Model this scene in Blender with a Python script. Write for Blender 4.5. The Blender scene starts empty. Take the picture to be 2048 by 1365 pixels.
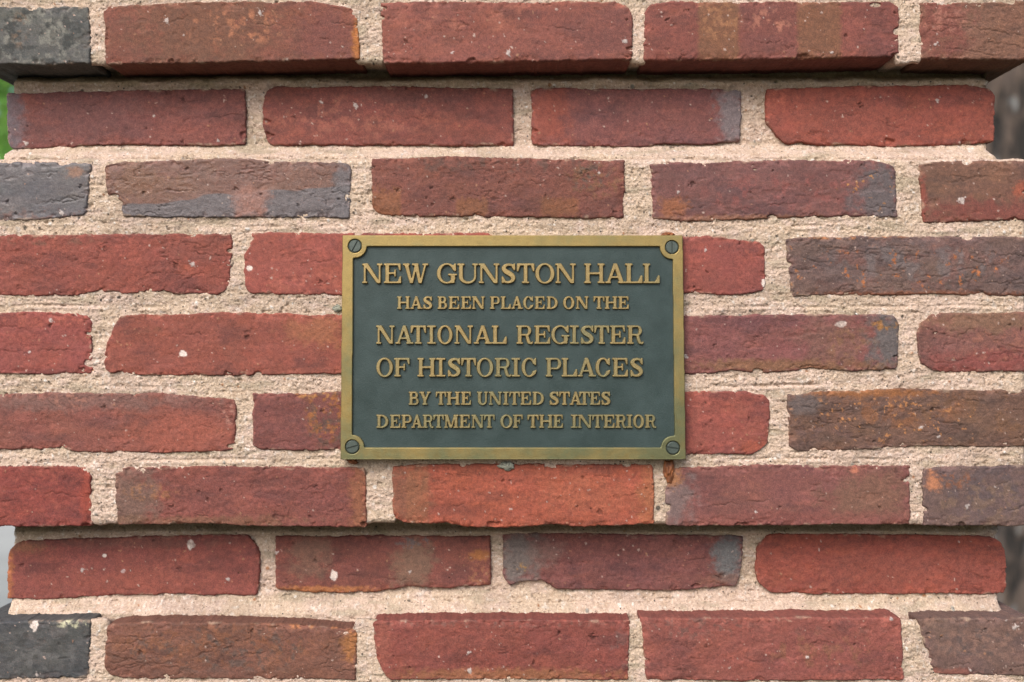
import bpy, math, random
import numpy as np
from mathutils import Vector
from mathutils.geometry import tessellate_polygon

sc = bpy.context.scene
COL = sc.collection
R = math.radians

# ---------------------------------------------------------------- camera, sky, sun, exposure
S = 0.000446          # metres per photo pixel on the wall face
DIST = 1.0            # camera to wall face
CZ = 1.40             # camera height
REC = 0.037           # depth of the two recessed courses
cd = bpy.data.cameras.new('camera')
cam = bpy.data.objects.new('camera', cd); COL.objects.link(cam)
cam.location = (0, -DIST, CZ); cam.rotation_euler = (R(90), 0, 0)
cd.sensor_width = 36.0; cd.lens = 36.0 * DIST / (2048 * S)
cd.clip_start = 0.05; cd.clip_end = 400
cd.dof.use_dof = True; cd.dof.focus_distance = DIST; cd.dof.aperture_fstop = 3.8
sc.camera = cam

SUN_EL, SUN_AZ = R(42), R(-26)      # high, from the upper left in front of the wall
w = bpy.data.worlds.new('World'); sc.world = w; w.use_nodes = True
wn = w.node_tree.nodes; wl = w.node_tree.links
bg = wn['Background']
sky = wn.new('ShaderNodeTexSky'); sky.sky_type = 'NISHITA'; sky.sun_disc = False
sky.sun_elevation = SUN_EL; sky.sun_rotation = math.pi - SUN_AZ
sky.dust_density = 3.0; sky.air_density = 1.0; sky.ozone_density = 1.0; sky.altitude = 0
wl.new(sky.outputs[0], bg.inputs['Color']); bg.inputs['Strength'].default_value = 0.12
sd = bpy.data.lights.new('sun', 'SUN'); sd.energy = 2.0; sd.angle = R(40); sd.color = (1.0, 0.975, 0.94)
sun = bpy.data.objects.new('sun', sd); COL.objects.link(sun)
dirv = Vector((math.sin(SUN_AZ) * math.cos(SUN_EL), -math.cos(SUN_AZ) * math.cos(SUN_EL), math.sin(SUN_EL)))
sun.rotation_euler = dirv.to_track_quat('Z', 'Y').to_euler()
sc.view_settings.view_transform = 'Standard'; sc.view_settings.look = 'None'
sc.view_settings.exposure = 1.02; sc.view_settings.gamma = 1.0
sc.view_settings.use_curve_mapping = False
sc.render.engine = 'CYCLES'
sc.cycles.max_bounces = 6; sc.cycles.diffuse_bounces = 3

# ---------------------------------------------------------------- numpy helpers
def hash2(ix, iy, seed):
    h = (ix.astype(np.int64) * 374761393 + iy.astype(np.int64) * 668265263 + seed * 974634777) & 0xFFFFFFFF
    h = ((h ^ (h >> 13)) * 1274126177) & 0xFFFFFFFF
    h = h ^ (h >> 16)
    return (h & 0xFFFFFF) / float(0xFFFFFF)

def vn(x, y, seed):
    """value noise in -1..1"""
    ix = np.floor(x); iy = np.floor(y); fx = x - ix; fy = y - iy
    fx = fx * fx * (3 - 2 * fx); fy = fy * fy * (3 - 2 * fy)
    a = hash2(ix, iy, seed); b = hash2(ix + 1, iy, seed); c = hash2(ix, iy + 1, seed); d = hash2(ix + 1, iy + 1, seed)
    return ((a + (b - a) * fx) * (1 - fy) + (c + (d - c) * fx) * fy) * 2 - 1

def fbm(x, y, seed, o=4, g=0.5):
    t = 0; a = 1; n = 0
    for k in range(o):
        t = t + a * vn(x * 2.03 ** k, y * 2.03 ** k, seed + 17 * k); n += a; a *= g
    return t / n

def sstep(a, b, x):
    t = np.clip((x - a) / (b - a), 0, 1); return t * t * (3 - 2 * t)

def lin(c):
    c = np.asarray(c, float) / 255.0
    return np.where(c <= 0.04045, c / 12.92, ((c + 0.055) / 1.055) ** 2.4)

KALB = 0.42
def alb(c): return lin(c) * KALB            # photo colour -> surface base colour
def bk(c):                                  # brick tones
    c = np.asarray(c, float); c[2] = min(c[2], max(c[0], c[1]) + 6)
    sat = (c.max() - c.min()) / c.max()
    return alb(c + np.array([12, 11, 8]) + 30 * max(0.0, 0.55 - sat)) * np.array([1.07, 1.0, .95])

def mesh_np(name, V, F, mat, parent=None, col=None, smooth=True, rough=None, relief_=None):
    me = bpy.data.meshes.new(name)
    V = np.ascontiguousarray(V, dtype=np.float32); F = np.ascontiguousarray(F, dtype=np.int32)
    k = F.shape[1]
    me.vertices.add(len(V)); me.vertices.foreach_set('co', V.ravel())
    me.loops.add(F.size); me.loops.foreach_set('vertex_index', F.ravel())
    me.polygons.add(len(F)); me.polygons.foreach_set('loop_start', np.arange(0, F.size, k, dtype=np.int32))
    me.polygons.foreach_set('use_smooth', np.full(len(F), smooth, dtype=bool))
    me.update(calc_edges=True)
    if col is not None:
        at = me.attributes.new('tint', 'FLOAT_COLOR', 'POINT')
        c4 = np.ones((len(V), 4), np.float32); c4[:, :3] = col
        if rough is not None: c4[:, 3] = rough
        at.data.foreach_set('color', c4.ravel())
    if relief_ is not None:
        me.attributes.new('coarseness', 'FLOAT', 'POINT').data.foreach_set('value', np.ascontiguousarray(relief_, np.float32))
    me.validate()
    me.materials.append(mat)
    return link(name, me, parent)

def link(name, me, parent=None):
    o = bpy.data.objects.new(name, me); COL.objects.link(o)
    if parent is not None: o.parent = parent
    return o

def mesh_py(name, V, F, mat, parent=None, smooth=False):
    me = bpy.data.meshes.new(name); me.from_pydata([tuple(map(float, v)) for v in V], [], F); me.update()
    me.materials.append(mat)
    if smooth: me.polygons.foreach_set('use_smooth', [True] * len(me.polygons))
    return link(name, me, parent)

def thing(name, label, cat, loc=(0, 0, 0), group=None):
    o = bpy.data.objects.new(name, None); COL.objects.link(o); o.location = loc
    o['label'] = label; o['category'] = cat
    if group: o['group'] = group
    o.empty_display_size = 0.05
    return o

def world(px, py, y):
    """photo pixel seen on the plane at depth y (metres behind the wall face)"""
    k = S * (DIST + y) / DIST
    return (px - 1024.0) * k, (682.5 - py) * k + CZ

# ---------------------------------------------------------------- materials
def new_mat(name):
    m = bpy.data.materials.new(name); m.use_nodes = True
    nt = m.node_tree; return m, nt.nodes, nt.links, nt.nodes['Principled BSDF']

def node(N, t, **kw):
    n = N.new(t)
    for k, v in kw.items(): setattr(n, k, v)
    return n

def noise(N, L, vec, scale, detail=4, rough=0.55):
    n = N.new('ShaderNodeTexNoise'); n.inputs['Scale'].default_value = scale
    n.inputs['Detail'].default_value = detail; n.inputs['Roughness'].default_value = rough
    L.new(vec, n.inputs['Vector']); return n

def ramp(N, L, src, p0, p1, c0=(0, 0, 0, 1), c1=(1, 1, 1, 1)):
    r = N.new('ShaderNodeValToRGB'); e = r.color_ramp.elements
    e[0].position = p0; e[1].position = p1; e[0].color = c0; e[1].color = c1
    L.new(src, r.inputs[0]); return r

def mix(N, L, fac, a, b, mode='MIX'):
    m = N.new('ShaderNodeMix'); m.data_type = 'RGBA'; m.blend_type = mode
    for sock, v in ((m.inputs[0], fac), (m.inputs[6], a), (m.inputs[7], b)):
        if hasattr(v, 'is_output'): L.new(v, sock)
        else: sock.default_value = v
    return m.outputs[2]

def mth(N, L, op, a, b=None):
    m = N.new('ShaderNodeMath'); m.operation = op
    for sock, v in zip(m.inputs, (a, b)):
        if v is None: continue
        if hasattr(v, 'is_output'): L.new(v, sock)
        else: sock.default_value = v
    return m.outputs[0]

def g(c, a=1.0): return (float(c[0]), float(c[1]), float(c[2]), a)

def brick_material():
    m, N, L, P = new_mat('fired clay')
    tc = N.new('ShaderNodeTexCoord'); v = tc.outputs['Object']
    at = node(N, 'ShaderNodeAttribute', attribute_name='tint')
    n1 = noise(N, L, v, 260, 5, 0.6); n2 = noise(N, L, v, 950, 3, 0.6); n3 = noise(N, L, v, 2200, 2)
    c = mix(N, L, 1.0, at.outputs['Color'], ramp(N, L, n1.outputs['Fac'], .3, .7, (.76, .75, .76, 1), (1.26, 1.23, 1.21, 1)).outputs[0], 'MULTIPLY')
    c = mix(N, L, 1.0, c, ramp(N, L, n2.outputs['Fac'], .3, .72, (.72, .72, .72, 1), (1.32, 1.31, 1.3, 1)).outputs[0], 'MULTIPLY')
    c = mix(N, L, ramp(N, L, n3.outputs['Fac'], .66, .74).outputs[0], c, g(alb((200, 150, 128))))
    vo = node(N, 'ShaderNodeTexVoronoi'); vo.inputs['Scale'].default_value = 120; L.new(v, vo.inputs['Vector'])
    sel = mth(N, L, 'GREATER_THAN', vo.outputs['Color'], 0.68)
    sp = mth(N, L, 'MULTIPLY', mth(N, L, 'LESS_THAN', vo.outputs['Distance'], 0.085), sel)
    c = mix(N, L, mth(N, L, 'MULTIPLY', sp, 0.5), c, g(alb((226, 196, 178))))
    vo2 = node(N, 'ShaderNodeTexVoronoi'); vo2.inputs['Scale'].default_value = 95
    mp = N.new('ShaderNodeMapping'); mp.inputs['Location'].default_value = (.31, .77, .13); L.new(v, mp.inputs[0]); L.new(mp.outputs[0], vo2.inputs['Vector'])
    hole = mth(N, L, 'MULTIPLY', ramp(N, L, vo2.outputs['Distance'], .05, .10, (1, 1, 1, 1), (0, 0, 0, 1)).outputs[0], mth(N, L, 'GREATER_THAN', vo2.outputs['Color'], 0.66))
    L.new(c, P.inputs['Base Color']); L.new(at.outputs['Alpha'], P.inputs['Roughness'])
    P.inputs['Specular IOR Level'].default_value = 0.35
    h = mth(N, L, 'ADD', mth(N, L, 'MULTIPLY', n1.outputs['Fac'], .9), mth(N, L, 'MULTIPLY', n2.outputs['Fac'], .55))
    h = mth(N, L, 'SUBTRACT', h, mth(N, L, 'MULTIPLY', hole, 1.3))
    b = N.new('ShaderNodeBump'); b.inputs['Strength'].default_value = 0.7; b.inputs['Distance'].default_value = 0.0009
    co = node(N, 'ShaderNodeAttribute', attribute_name='coarseness'); L.new(co.outputs['Fac'], b.inputs['Strength'])
    L.new(h, b.inputs['Height']); L.new(b.outputs[0], P.inputs['Normal'])
    return m

def mortar_material():
    m, N, L, P = new_mat('sandy mortar')
    tc = N.new('ShaderNodeTexCoord'); v = tc.outputs['Object']
    at = node(N, 'ShaderNodeAttribute', attribute_name='tint')
    n1 = noise(N, L, v, 420, 4, 0.65); n2 = noise(N, L, v, 1300, 3, 0.6)
    c = mix(N, L, 1.0, at.outputs['Color'], ramp(N, L, n1.outputs['Fac'], .28, .7, (.76, .73, .70, 1), (1.16, 1.16, 1.17, 1)).outputs[0], 'MULTIPLY')
    c = mix(N, L, 1.0, c, ramp(N, L, n2.outputs['Fac'], .3, .7, (.74, .72, .70, 1), (1.2, 1.2, 1.2, 1)).outputs[0], 'MULTIPLY')
    vo = node(N, 'ShaderNodeTexVoronoi'); vo.inputs['Scale'].default_value = 520; L.new(v, vo.inputs['Vector'])
    sep = N.new('ShaderNodeSeparateColor'); L.new(vo.outputs['Color'], sep.inputs[0])
    near = mth(N, L, 'LESS_THAN', vo.outputs['Distance'], .42)
    c = mix(N, L, mth(N, L, 'MULTIPLY', mth(N, L, 'MULTIPLY', mth(N, L, 'GREATER_THAN', sep.outputs[0], .86), near), .75), c, mix(N, L, 1.0, at.outputs['Color'], (1.3, 1.32, 1.36, 1), 'MULTIPLY'))
    c = mix(N, L, mth(N, L, 'MULTIPLY', mth(N, L, 'MULTIPLY', mth(N, L, 'GREATER_THAN', sep.outputs[1], .95), near), .7), c, g(alb((150, 122, 98))))
    c = mix(N, L, mth(N, L, 'MULTIPLY', mth(N, L, 'MULTIPLY', mth(N, L, 'GREATER_THAN', sep.outputs[2], .992), near), .9), c, g(alb((70, 70, 68))))
    L.new(c, P.inputs['Base Color']); P.inputs['Roughness'].default_value = 0.92
    P.inputs['Specular IOR Level'].default_value = 0.25
    h = mth(N, L, 'ADD', n1.outputs['Fac'], mth(N, L, 'MULTIPLY', n2.outputs['Fac'], .7))
    h = mth(N, L, 'SUBTRACT', h, mth(N, L, 'MULTIPLY', vo.outputs['Distance'], .5))
    b = N.new('ShaderNodeBump'); b.inputs['Strength'].default_value = 0.75; b.inputs['Distance'].default_value = 0.0014
    L.new(h, b.inputs['Height']); L.new(b.outputs[0], P.inputs['Normal'])
    return m

def brass_material(name, gold, patina, lo, hi, zgrad=True, rough=0.42, metal=0.6):
    m, N, L, P = new_mat(name)
    tc = N.new('ShaderNodeTexCoord'); v = tc.outputs['Object']
    n1 = noise(N, L, v, 26, 5, 0.6); n2 = noise(N, L, v, 170, 4, 0.6); n3 = noise(N, L, v, 900, 3)
    f = mth(N, L, 'ADD', mth(N, L, 'MULTIPLY', n1.outputs['Fac'], .75), mth(N, L, 'MULTIPLY', n2.outputs['Fac'], .35))
    if zgrad:      # rain-washed lower edge carries more verdigris
        sx = N.new('ShaderNodeSeparateXYZ'); L.new(v, sx.inputs[0])
        f = mth(N, L, 'ADD', f, mth(N, L, 'MULTIPLY', mth(N, L, 'SUBTRACT', 0.0, sx.outputs[2]), 1.15))
        f = mth(N, L, 'ADD', f, mth(N, L, 'MULTIPLY', sx.outputs[0], 0.22))
    c = mix(N, L, ramp(N, L, f, lo, hi).outputs[0], g(gold), g(patina))
    c = mix(N, L, 1.0, c, ramp(N, L, n2.outputs['Fac'], .3, .7, (.86, .86, .86, 1), (1.12, 1.11, 1.08, 1)).outputs[0], 'MULTIPLY')
    c = mix(N, L, 1.0, c, ramp(N, L, n3.outputs['Fac'], .3, .7, (.9, .9, .9, 1), (1.09, 1.09, 1.09, 1)).outputs[0], 'MULTIPLY')
    L.new(c, P.inputs['Base Color']); P.inputs['Metallic'].default_value = metal
    L.new(ramp(N, L, n2.outputs['Fac'], .3, .7, (rough - .08,) * 3 + (1,), (rough + .12,) * 3 + (1,)).outputs[0], P.inputs['Roughness'])
    b = N.new('ShaderNodeBump'); b.inputs['Strength'].default_value = 0.35; b.inputs['Distance'].default_value = 0.0004
    L.new(mth(N, L, 'ADD', n2.outputs['Fac'], n3.outputs['Fac']), b.inputs['Height']); L.new(b.outputs[0], P.inputs['Normal'])
    return m

def panel_material():
    m, N, L, P = new_mat('dark green-grey enamel')
    tc = N.new('ShaderNodeTexCoord'); v = tc.outputs['Object']
    n1 = noise(N, L, v, 30, 6, 0.65); n2 = noise(N, L, v, 700, 3, 0.6); n3 = noise(N, L, v, 1900, 2)
    c = mix(N, L, ramp(N, L, n1.outputs['Fac'], .35, .68).outputs[0], g(alb((50, 70, 67))), g(alb((70, 89, 87))))
    c = mix(N, L, 1.0, c, ramp(N, L, n3.outputs['Fac'], .3, .7, (.8, .8, .8, 1), (1.22, 1.22, 1.22, 1)).outputs[0], 'MULTIPLY')
    vo = node(N, 'ShaderNodeTexVoronoi'); vo.inputs['Scale'].default_value = 95; L.new(v, vo.inputs['Vector'])
    sp = mth(N, L, 'MULTIPLY', mth(N, L, 'LESS_THAN', vo.outputs['Distance'], .07), mth(N, L, 'GREATER_THAN', vo.outputs['Color'], .62))
    c = mix(N, L, mth(N, L, 'MULTIPLY', sp, .85), c, g(alb((215, 215, 205))))
    L.new(c, P.inputs['Base Color']); P.inputs['Roughness'].default_value = 0.5
    P.inputs['Specular IOR Level'].default_value = 0.3
    b = N.new('ShaderNodeBump'); b.inputs['Strength'].default_value = 0.45; b.inputs['Distance'].default_value = 0.0005
    L.new(mth(N, L, 'ADD', n2.outputs['Fac'], mth(N, L, 'MULTIPLY', n3.outputs['Fac'], .5)), b.inputs['Height']); L.new(b.outputs[0], P.inputs['Normal'])
    return m

def simple(name, c, rough=0.8, metal=0.0, nscale=None, amt=0.25, c2=None, bump=0.0, bdist=0.002):
    m, N, L, P = new_mat(name); P.inputs['Roughness'].default_value = rough; P.inputs['Metallic'].default_value = metal
    c2 = c if c2 is None else c2
    tc = N.new('ShaderNodeTexCoord')
    n = noise(N, L, tc.outputs['Object'], nscale or 30, 6, 0.6)
    cc = mix(N, L, ramp(N, L, n.outputs['Fac'], .35, .65).outputs[0], g(np.array(c) * (1 - amt)), g(np.array(c2) * (1 + amt)))
    L.new(cc, P.inputs['Base Color'])
    if bump:
        b = N.new('ShaderNodeBump'); b.inputs['Strength'].default_value = bump; b.inputs['Distance'].default_value = bdist
        L.new(n.outputs['Fac'], b.inputs['Height']); L.new(b.outputs[0], P.inputs['Normal'])
    return m

M_BRICK, M_MORTAR = brick_material(), mortar_material()
GOLD, VERD = alb((198, 170, 104)), alb((142, 142, 100))
M_FRAME = brass_material('weathered brass frame', GOLD, VERD, .46, .72)
M_LETTER = brass_material('weathered brass lettering', alb((200, 172, 114)), alb((168, 160, 116)), .48, .72)
M_PANEL = panel_material()
M_SCREW = simple('dark grey screw steel', alb((98, 110, 102)), 0.42, 0.4, 300, .18)

# ---------------------------------------------------------------- bricks
MM = S * 1000.0           # millimetres per photo pixel
XL, XR = -58.0, 2064.0    # ends of the projecting courses, in photo pixels

def P_(pts):
    a = np.array(pts, float); return a

def interp(poly, t):
    return np.interp(t, poly[:, 0], poly[:, 1])

# base, [(shape, cx, cy, rx, ry, colour, strength, noise)], roughness ; shape e = soft blob, r = band with hard sides
BR = []
def brick(band, xl, xr, top, bot, base, blobs=(), r=(7, 7, 7, 7), rough=0.82, crack=2, cracky=0.0, edge=1.7, spot=1.0, rag=1.0, proud=0.0, step=None, chip=1.0):
    if not isinstance(xl, (list, tuple)): xl = [(0, xl), (1, xl)]
    if not isinstance(xr, (list, tuple)): xr = [(0, xr), (1, xr)]
    a = xl[0][1]; b = xr[0][1]
    if not isinstance(top, (list, tuple)): top = [(a, top), (b, top)]
    if not isinstance(bot, (list, tuple)): bot = [(a, bot), (b, bot)]
    BR.append(dict(band=band, xl=P_(xl), xr=P_(xr), top=P_(top), bot=P_(bot), base=base, blobs=blobs, r=r, rough=rough, crack=crack,
                   cracky=cracky, edge=edge, spot=spot, rag=rag, proud=proud, step=step, chip=chip, seed=len(BR) * 101 + 7))

RED, PUR, ORA, BRN, GRY, BLK, PAL = (148, 78, 70), (114, 70, 68), (158, 100, 66), (122, 86, 66), (92, 88, 98), (62, 62, 64), (182, 128, 108)
# top projecting course
brick('top', XL, 179, [(-58, 12), (178, 14)], [(-58, 129), (178, 128)], (80, 84, 85), [('n', 60, 70, 140, 70, (118, 122, 118), .9, 14), ('n', 60, 70, 140, 70, (44, 50, 52), .9, 12), ('n', 40, 60, 20, 40, (120, 100, 84), .7, 8)], (6, 8, 8, 6), .8, 1)
brick('top', [(0, 206), (.2, 207), (1, 212)], [(0, 704), (.2, 714), (1, 721)], [(208, 14), (300, 7), (400, 2), (620, 3), (704, 16)], [(208, 129), (400, 126), (560, 121), (721, 118)], (132, 80, 68),
      [('e', 400, 60, 170, 90, (116, 80, 64), .8, 26), ('n', 470, 55, 110, 40, (186, 124, 94), .85, 14), ('e', 660, 70, 70, 60, (124, 72, 68), .8, 20), ('e', 714, 80, 10, 60, (190, 120, 60), .9, 8)], (8, 6, 6, 8), .84, 4)
brick('top', [(0, 760), (1, 766)], [(0, 1262), (.3, 1266), (1, 1265)], [(760, 3), (1230, 2), (1266, 14)], [(763, 126), (900, 127), (1000, 123), (1265, 121)], (140, 82, 74),
      [('n', 980, 35, 220, 34, (172, 108, 92), .6, 26), ('e', 1200, 65, 70, 60, (118, 70, 68), .7, 24)], (8, 16, 10, 8), .84, 1)
brick('top', [(0, 1289), (1, 1288)], [(0, 1800), (1, 1799)], [(1289, 22), (1302, 9), (1340, 3), (1780, 2), (1800, 14)], [(1288, 120), (1500, 119), (1640, 117), (1780, 113), (1799, 107)], (134, 76, 70),
      [('r', 1437, 60, 41, 90, (128, 94, 66), .9, 4), ('r', 1638, 60, 45, 90, (126, 92, 66), .9, 4), ('r', 1538, 60, 57, 90, (116, 70, 68), .7, 4), ('n', 1440, 40, 45, 50, (176, 126, 92), .6, 10), ('n', 1540, 42, 60, 26, (192, 128, 110), .7, 12)], (8, 8, 8, 6), .84, 1)
brick('top', [(0, 1839), (1, 1842)], XR, [(1839, 4), (2064, 2)], [(1840, 118), (2064, 120)], (124, 88, 74),
      [('e', 1880, 50, 60, 80, (134, 74, 68), .8, 22), ('n', 1900, 40, 70, 30, (190, 130, 116), .5, 10)], (6, 8, 8, 10), .84, 2, .8)
# upper recessed course
brick('recess_upper', [(0, 12), (1, 15)], [(0, 488), (.2, 491), (1, 490)], [(12, 187), (140, 184), (300, 179), (491, 177)], [(12, 297), (40, 298), (200, 290), (491, 291)], (126, 74, 72),
      [('e', 20, 240, 34, 90, (98, 92, 104), .9, 12), ('e', 180, 230, 150, 60, (116, 74, 76), .7, 30), ('e', 400, 270, 120, 30, (144, 82, 76), .7, 24)], (5, 8, 4, 14), .82, 3)
brick('recess_upper', [(0, 532), (.2, 526), (.6, 523), (.85, 529), (1, 536)], [(0, 1026), (1, 1028)], [(524, 176), (560, 173), (800, 172), (1027, 178)], [(530, 290), (700, 291), (1027, 293)], (134, 74, 68),
      [('n', 700, 235, 200, 50, (172, 106, 92), .5, 16), ('e', 850, 190, 160, 22, (112, 68, 68), .6, 20)], (13, 5, 4, 13), .82, 2)
brick('recess_upper', [(0, 1062), (1, 1064)], [(0, 1483), (1, 1482)], [(1062, 177), (1360, 176), (1483, 181)], [(1062, 288), (1085, 294), (1290, 294), (1330, 288), (1400, 290), (1483, 281)], (126, 74, 74),
      [('e', 1095, 230, 55, 80, (156, 82, 70), .9, 20), ('e', 1468, 230, 36, 90, (112, 104, 112), .95, 14)], (5, 5, 4, 6), .78, 1)
brick('recess_upper', [(0, 1532), (.68, 1533), (.78, 1535), (.88, 1545), (.95, 1556), (1, 1572)], [(0, 1986), (.12, 1991), (1, 1990)], [(1532, 177), (1700, 172), (1945, 169), (1992, 181)], [(1534, 264), (1570, 290), (1596, 283), (1640, 290), (1780, 294), (1930, 288), (1992, 285)], (152, 80, 70),
      [('e', 1700, 235, 120, 40, (142, 78, 70), .6, 20), ('n', 1570, 205, 40, 30, (184, 100, 84), .7, 9)], (8, 12, 6, 10), .82, 1)
# middle projecting panel, first of five courses
brick('middle', XL, [(0, 180), (.1, 182), (1, 172)], [(-58, 324), (182, 326)], [(-58, 444), (80, 440), (172, 432)], (92, 90, 97), [('n', 60, 380, 150, 60, (80, 78, 86), .8, 20), ('e', 150, 345, 20, 12, (170, 120, 90), .6, 6), ('n', 60, 428, 160, 14, (120, 88, 84), .6, 10)], (6, 6, 14, 6), .5, 3)
brick('middle', [(0, 209), (.1, 208), (.55, 213), (.62, 216), (.66, 232), (.75, 246), (.88, 243), (1, 246)], [(0, 702), (1, 699)], [(208, 331), (235, 324), (450, 317), (690, 326), (703, 330)], [(245, 432), (330, 436), (500, 434), (703, 436)], (118, 84, 76),
      [('e', 280, 365, 90, 40, (128, 92, 72), .7, 20), ('d', 450, 418, 300, 34, (94, 92, 101), .92, 8), ('e', 500, 405, 40, 34, (160, 112, 100), .8, 14), ('e', 690, 380, 22, 80, (96, 94, 106), .9, 10), ('n', 450, 350, 200, 20, (136, 92, 84), .5, 14)], (8, 6, 4, 4), .55, 5, .5)
brick('middle', [(0, 742), (1, 743)], [(0, 1250), (1, 1249)], [(742, 316), (900, 313), (1100, 317), (1250, 321)], [(742, 432), (900, 434), (1249, 437)], (124, 74, 66),
      [('n', 1000, 328, 260, 20, (100, 72, 66), .8, 14), ('r', 772, 410, 30, 40, (146, 96, 62), .85, 5), ('r', 944, 415, 32, 22, (144, 96, 62), .8, 6), ('r', 1120, 415, 38, 22, (148, 98, 62), .7, 6), ('n', 1190, 360, 70, 40, (132, 94, 68), .7, 10), ('n', 1180, 355, 50, 30, (84, 74, 68), .7, 8)], (4, 4, 4, 32), .8, 4)
brick('middle', [(0, 1297), (.1, 1301), (1, 1305)], [(0, 1788), (.12, 1793), (1, 1795)], [(1296, 329), (1330, 325), (1600, 320), (1760, 322), (1795, 331)], [(1301, 437), (1360, 443), (1460, 440), (1700, 432), (1795, 435)], (114, 72, 72),
      [('n', 1560, 385, 180, 40, (140, 78, 76), .7, 16), ('e', 1760, 390, 56, 70, (88, 82, 88), .95, 16), ('f', 1730, 380, 70, 50, (190, 134, 80), .9, 11), ('e', 1345, 415, 30, 22, (160, 98, 62), .8, 9), ('e', 1500, 438, 240, 8, (150, 104, 80), .7, 5)], (6, 10, 6, 10), .72, 3)
brick('middle', [(0, 1837), (.3, 1840), (1, 1848)], XR, [(1837, 327), (1880, 322), (2064, 321)], [(1847, 446), (1960, 443), (2064, 440)], (118, 84, 72),
      [('e', 1990, 430, 160, 34, (130, 70, 64), .9, 18), ('n', 1960, 370, 100, 30, (134, 94, 76), .6, 18), ('e', 1845, 400, 9, 50, (150, 74, 64), .8, 6), ('e', 2040, 380, 14, 16, (176, 94, 72), .8, 5)], (6, 6, 6, 8), .8, 3)
# second course
brick('middle', XL, [(0, 462), (.15, 465), (.7, 461), (1, 460)], [(-58, 472), (300, 468), (462, 468)], [(-58, 594), (158, 591), (197, 582), (253, 589), (327, 582), (352, 589), (436, 589), (462, 574)], (148, 80, 72),
      [('n', 245, 500, 60, 36, (170, 92, 82), .8, 10), ('n', 90, 482, 120, 10, (124, 88, 74), .6, 10), ('e', 400, 500, 70, 34, (134, 78, 70), .5, 20)], (6, 6, 14, 6), .85, 1, .2)
brick('middle', [(0, 499), (.1, 503), (.22, 498), (.35, 487), (.85, 488), (1, 498)], 990, [(497, 465), (700, 466), (990, 466)], [(498, 589), (700, 590), (990, 590)], (156, 84, 76),
      [('w', 499, 537, 7, 6, (238, 230, 226), .95, 4), ('n', 600, 560, 100, 30, (182, 106, 92), .6, 14), ('n', 600, 485, 100, 14, (132, 78, 74), .6, 12)], (6, 5, 5, 8), .85, 3)
brick('middle', 1020, [(0, 1524), (.12, 1531), (.9, 1532), (1, 1529)], [(1020, 473), (1440, 473), (1480, 480), (1532, 484)], [(1020, 590), (1370, 588), (1392, 585), (1420, 591), (1480, 591), (1532, 581)], (146, 78, 74),
      [('w', 1528, 566, 5, 8, (238, 230, 226), .95, 4), ('n', 1500, 500, 40, 26, (172, 92, 80), .6, 9)], (6, 8, 8, 6), .84, 2)
brick('middle', [(0, 1571), (1, 1583)], XR, [(1571, 479), (1620, 473), (1800, 472), (2064, 474)], [(1583, 594), (1700, 591), (1870, 589), (2064, 593)], (102, 80, 78),
      [('n', 1800, 530, 240, 60, (120, 84, 80), .8, 26), ('n', 1840, 525, 220, 44, (104, 96, 100), .7, 30), ('f', 1800, 540, 260, 50, (186, 112, 62), .9, 12), ('f', 1585, 530, 26, 70, (190, 120, 66), .9, 9), ('e', 1850, 590, 220, 8, (144, 88, 64), .8, 5), ('n', 1700, 474, 120, 6, (196, 130, 76), .8, 8)], (6, 6, 6, 5), .7, 6, .9)
# third course
brick('middle', XL, [(0, 176), (.12, 182), (1, 184)], [(-58, 627), (60, 625), (151, 626), (180, 633)], [(-58, 749), (184, 747)], (152, 80, 76), [('n', 80, 640, 120, 18, (176, 96, 84), .7, 10), ('n', 90, 700, 140, 40, (160, 90, 84), .5, 18)], (6, 10, 14, 6), .85, 2, .3)
brick('middle', [(0, 234), (.12, 226), (.4, 213), (.8, 207), (1, 215)], 735, [(225, 645), (240, 633), (267, 630), (460, 626), (735, 630)], [(215, 747), (330, 753), (510, 751), (735, 748)], (148, 82, 72),
      [('w', 366, 708, 9, 7, (238, 230, 226), .95, 4), ('e', 640, 665, 70, 30, (166, 106, 78), .8, 20), ('n', 300, 645, 80, 22, (136, 86, 68), .6, 18), ('n', 520, 725, 160, 26, (164, 88, 76), .6, 20)], (10, 5, 5, 12), .84, 2)
brick('middle', 768, 1268, 630, 748, RED)
brick('middle', 1300, [(0, 1793), (.15, 1798), (.9, 1797), (1, 1793)], [(1300, 630), (1740, 629), (1797, 633)], [(1300, 748), (1420, 748), (1450, 745), (1462, 741), (1540, 746), (1624, 739), (1700, 744), (1795, 738)], (130, 78, 78),
      [('w', 1681, 649, 12, 7, (238, 230, 226), .95, 4), ('e', 1660, 680, 70, 60, (120, 86, 78), .7, 24), ('e', 1778, 680, 44, 80, (86, 84, 88), .95, 16), ('e', 1560, 732, 240, 14, (136, 98, 72), .85, 9), ('n', 1770, 650, 30, 14, (176, 124, 60), .8, 8), ('n', 1700, 690, 60, 40, (140, 104, 74), .5, 12)], (6, 10, 8, 6), .78, 2)
brick('middle', [(0, 1850), (.12, 1840), (.3, 1836), (.7, 1838), (.88, 1844), (1, 1856)], XR, [(1838, 636), (1870, 628), (2064, 624)], [(1850, 742), (1880, 746), (2064, 744)], (126, 82, 78),
      [('e', 1980, 640, 140, 26, (130, 98, 80), .9, 20), ('e', 1990, 725, 140, 26, (142, 72, 70), .8, 20), ('n', 2000, 690, 80, 40, (168, 110, 94), .5, 10)], (18, 6, 6, 20), .82, 3, .2)
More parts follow.
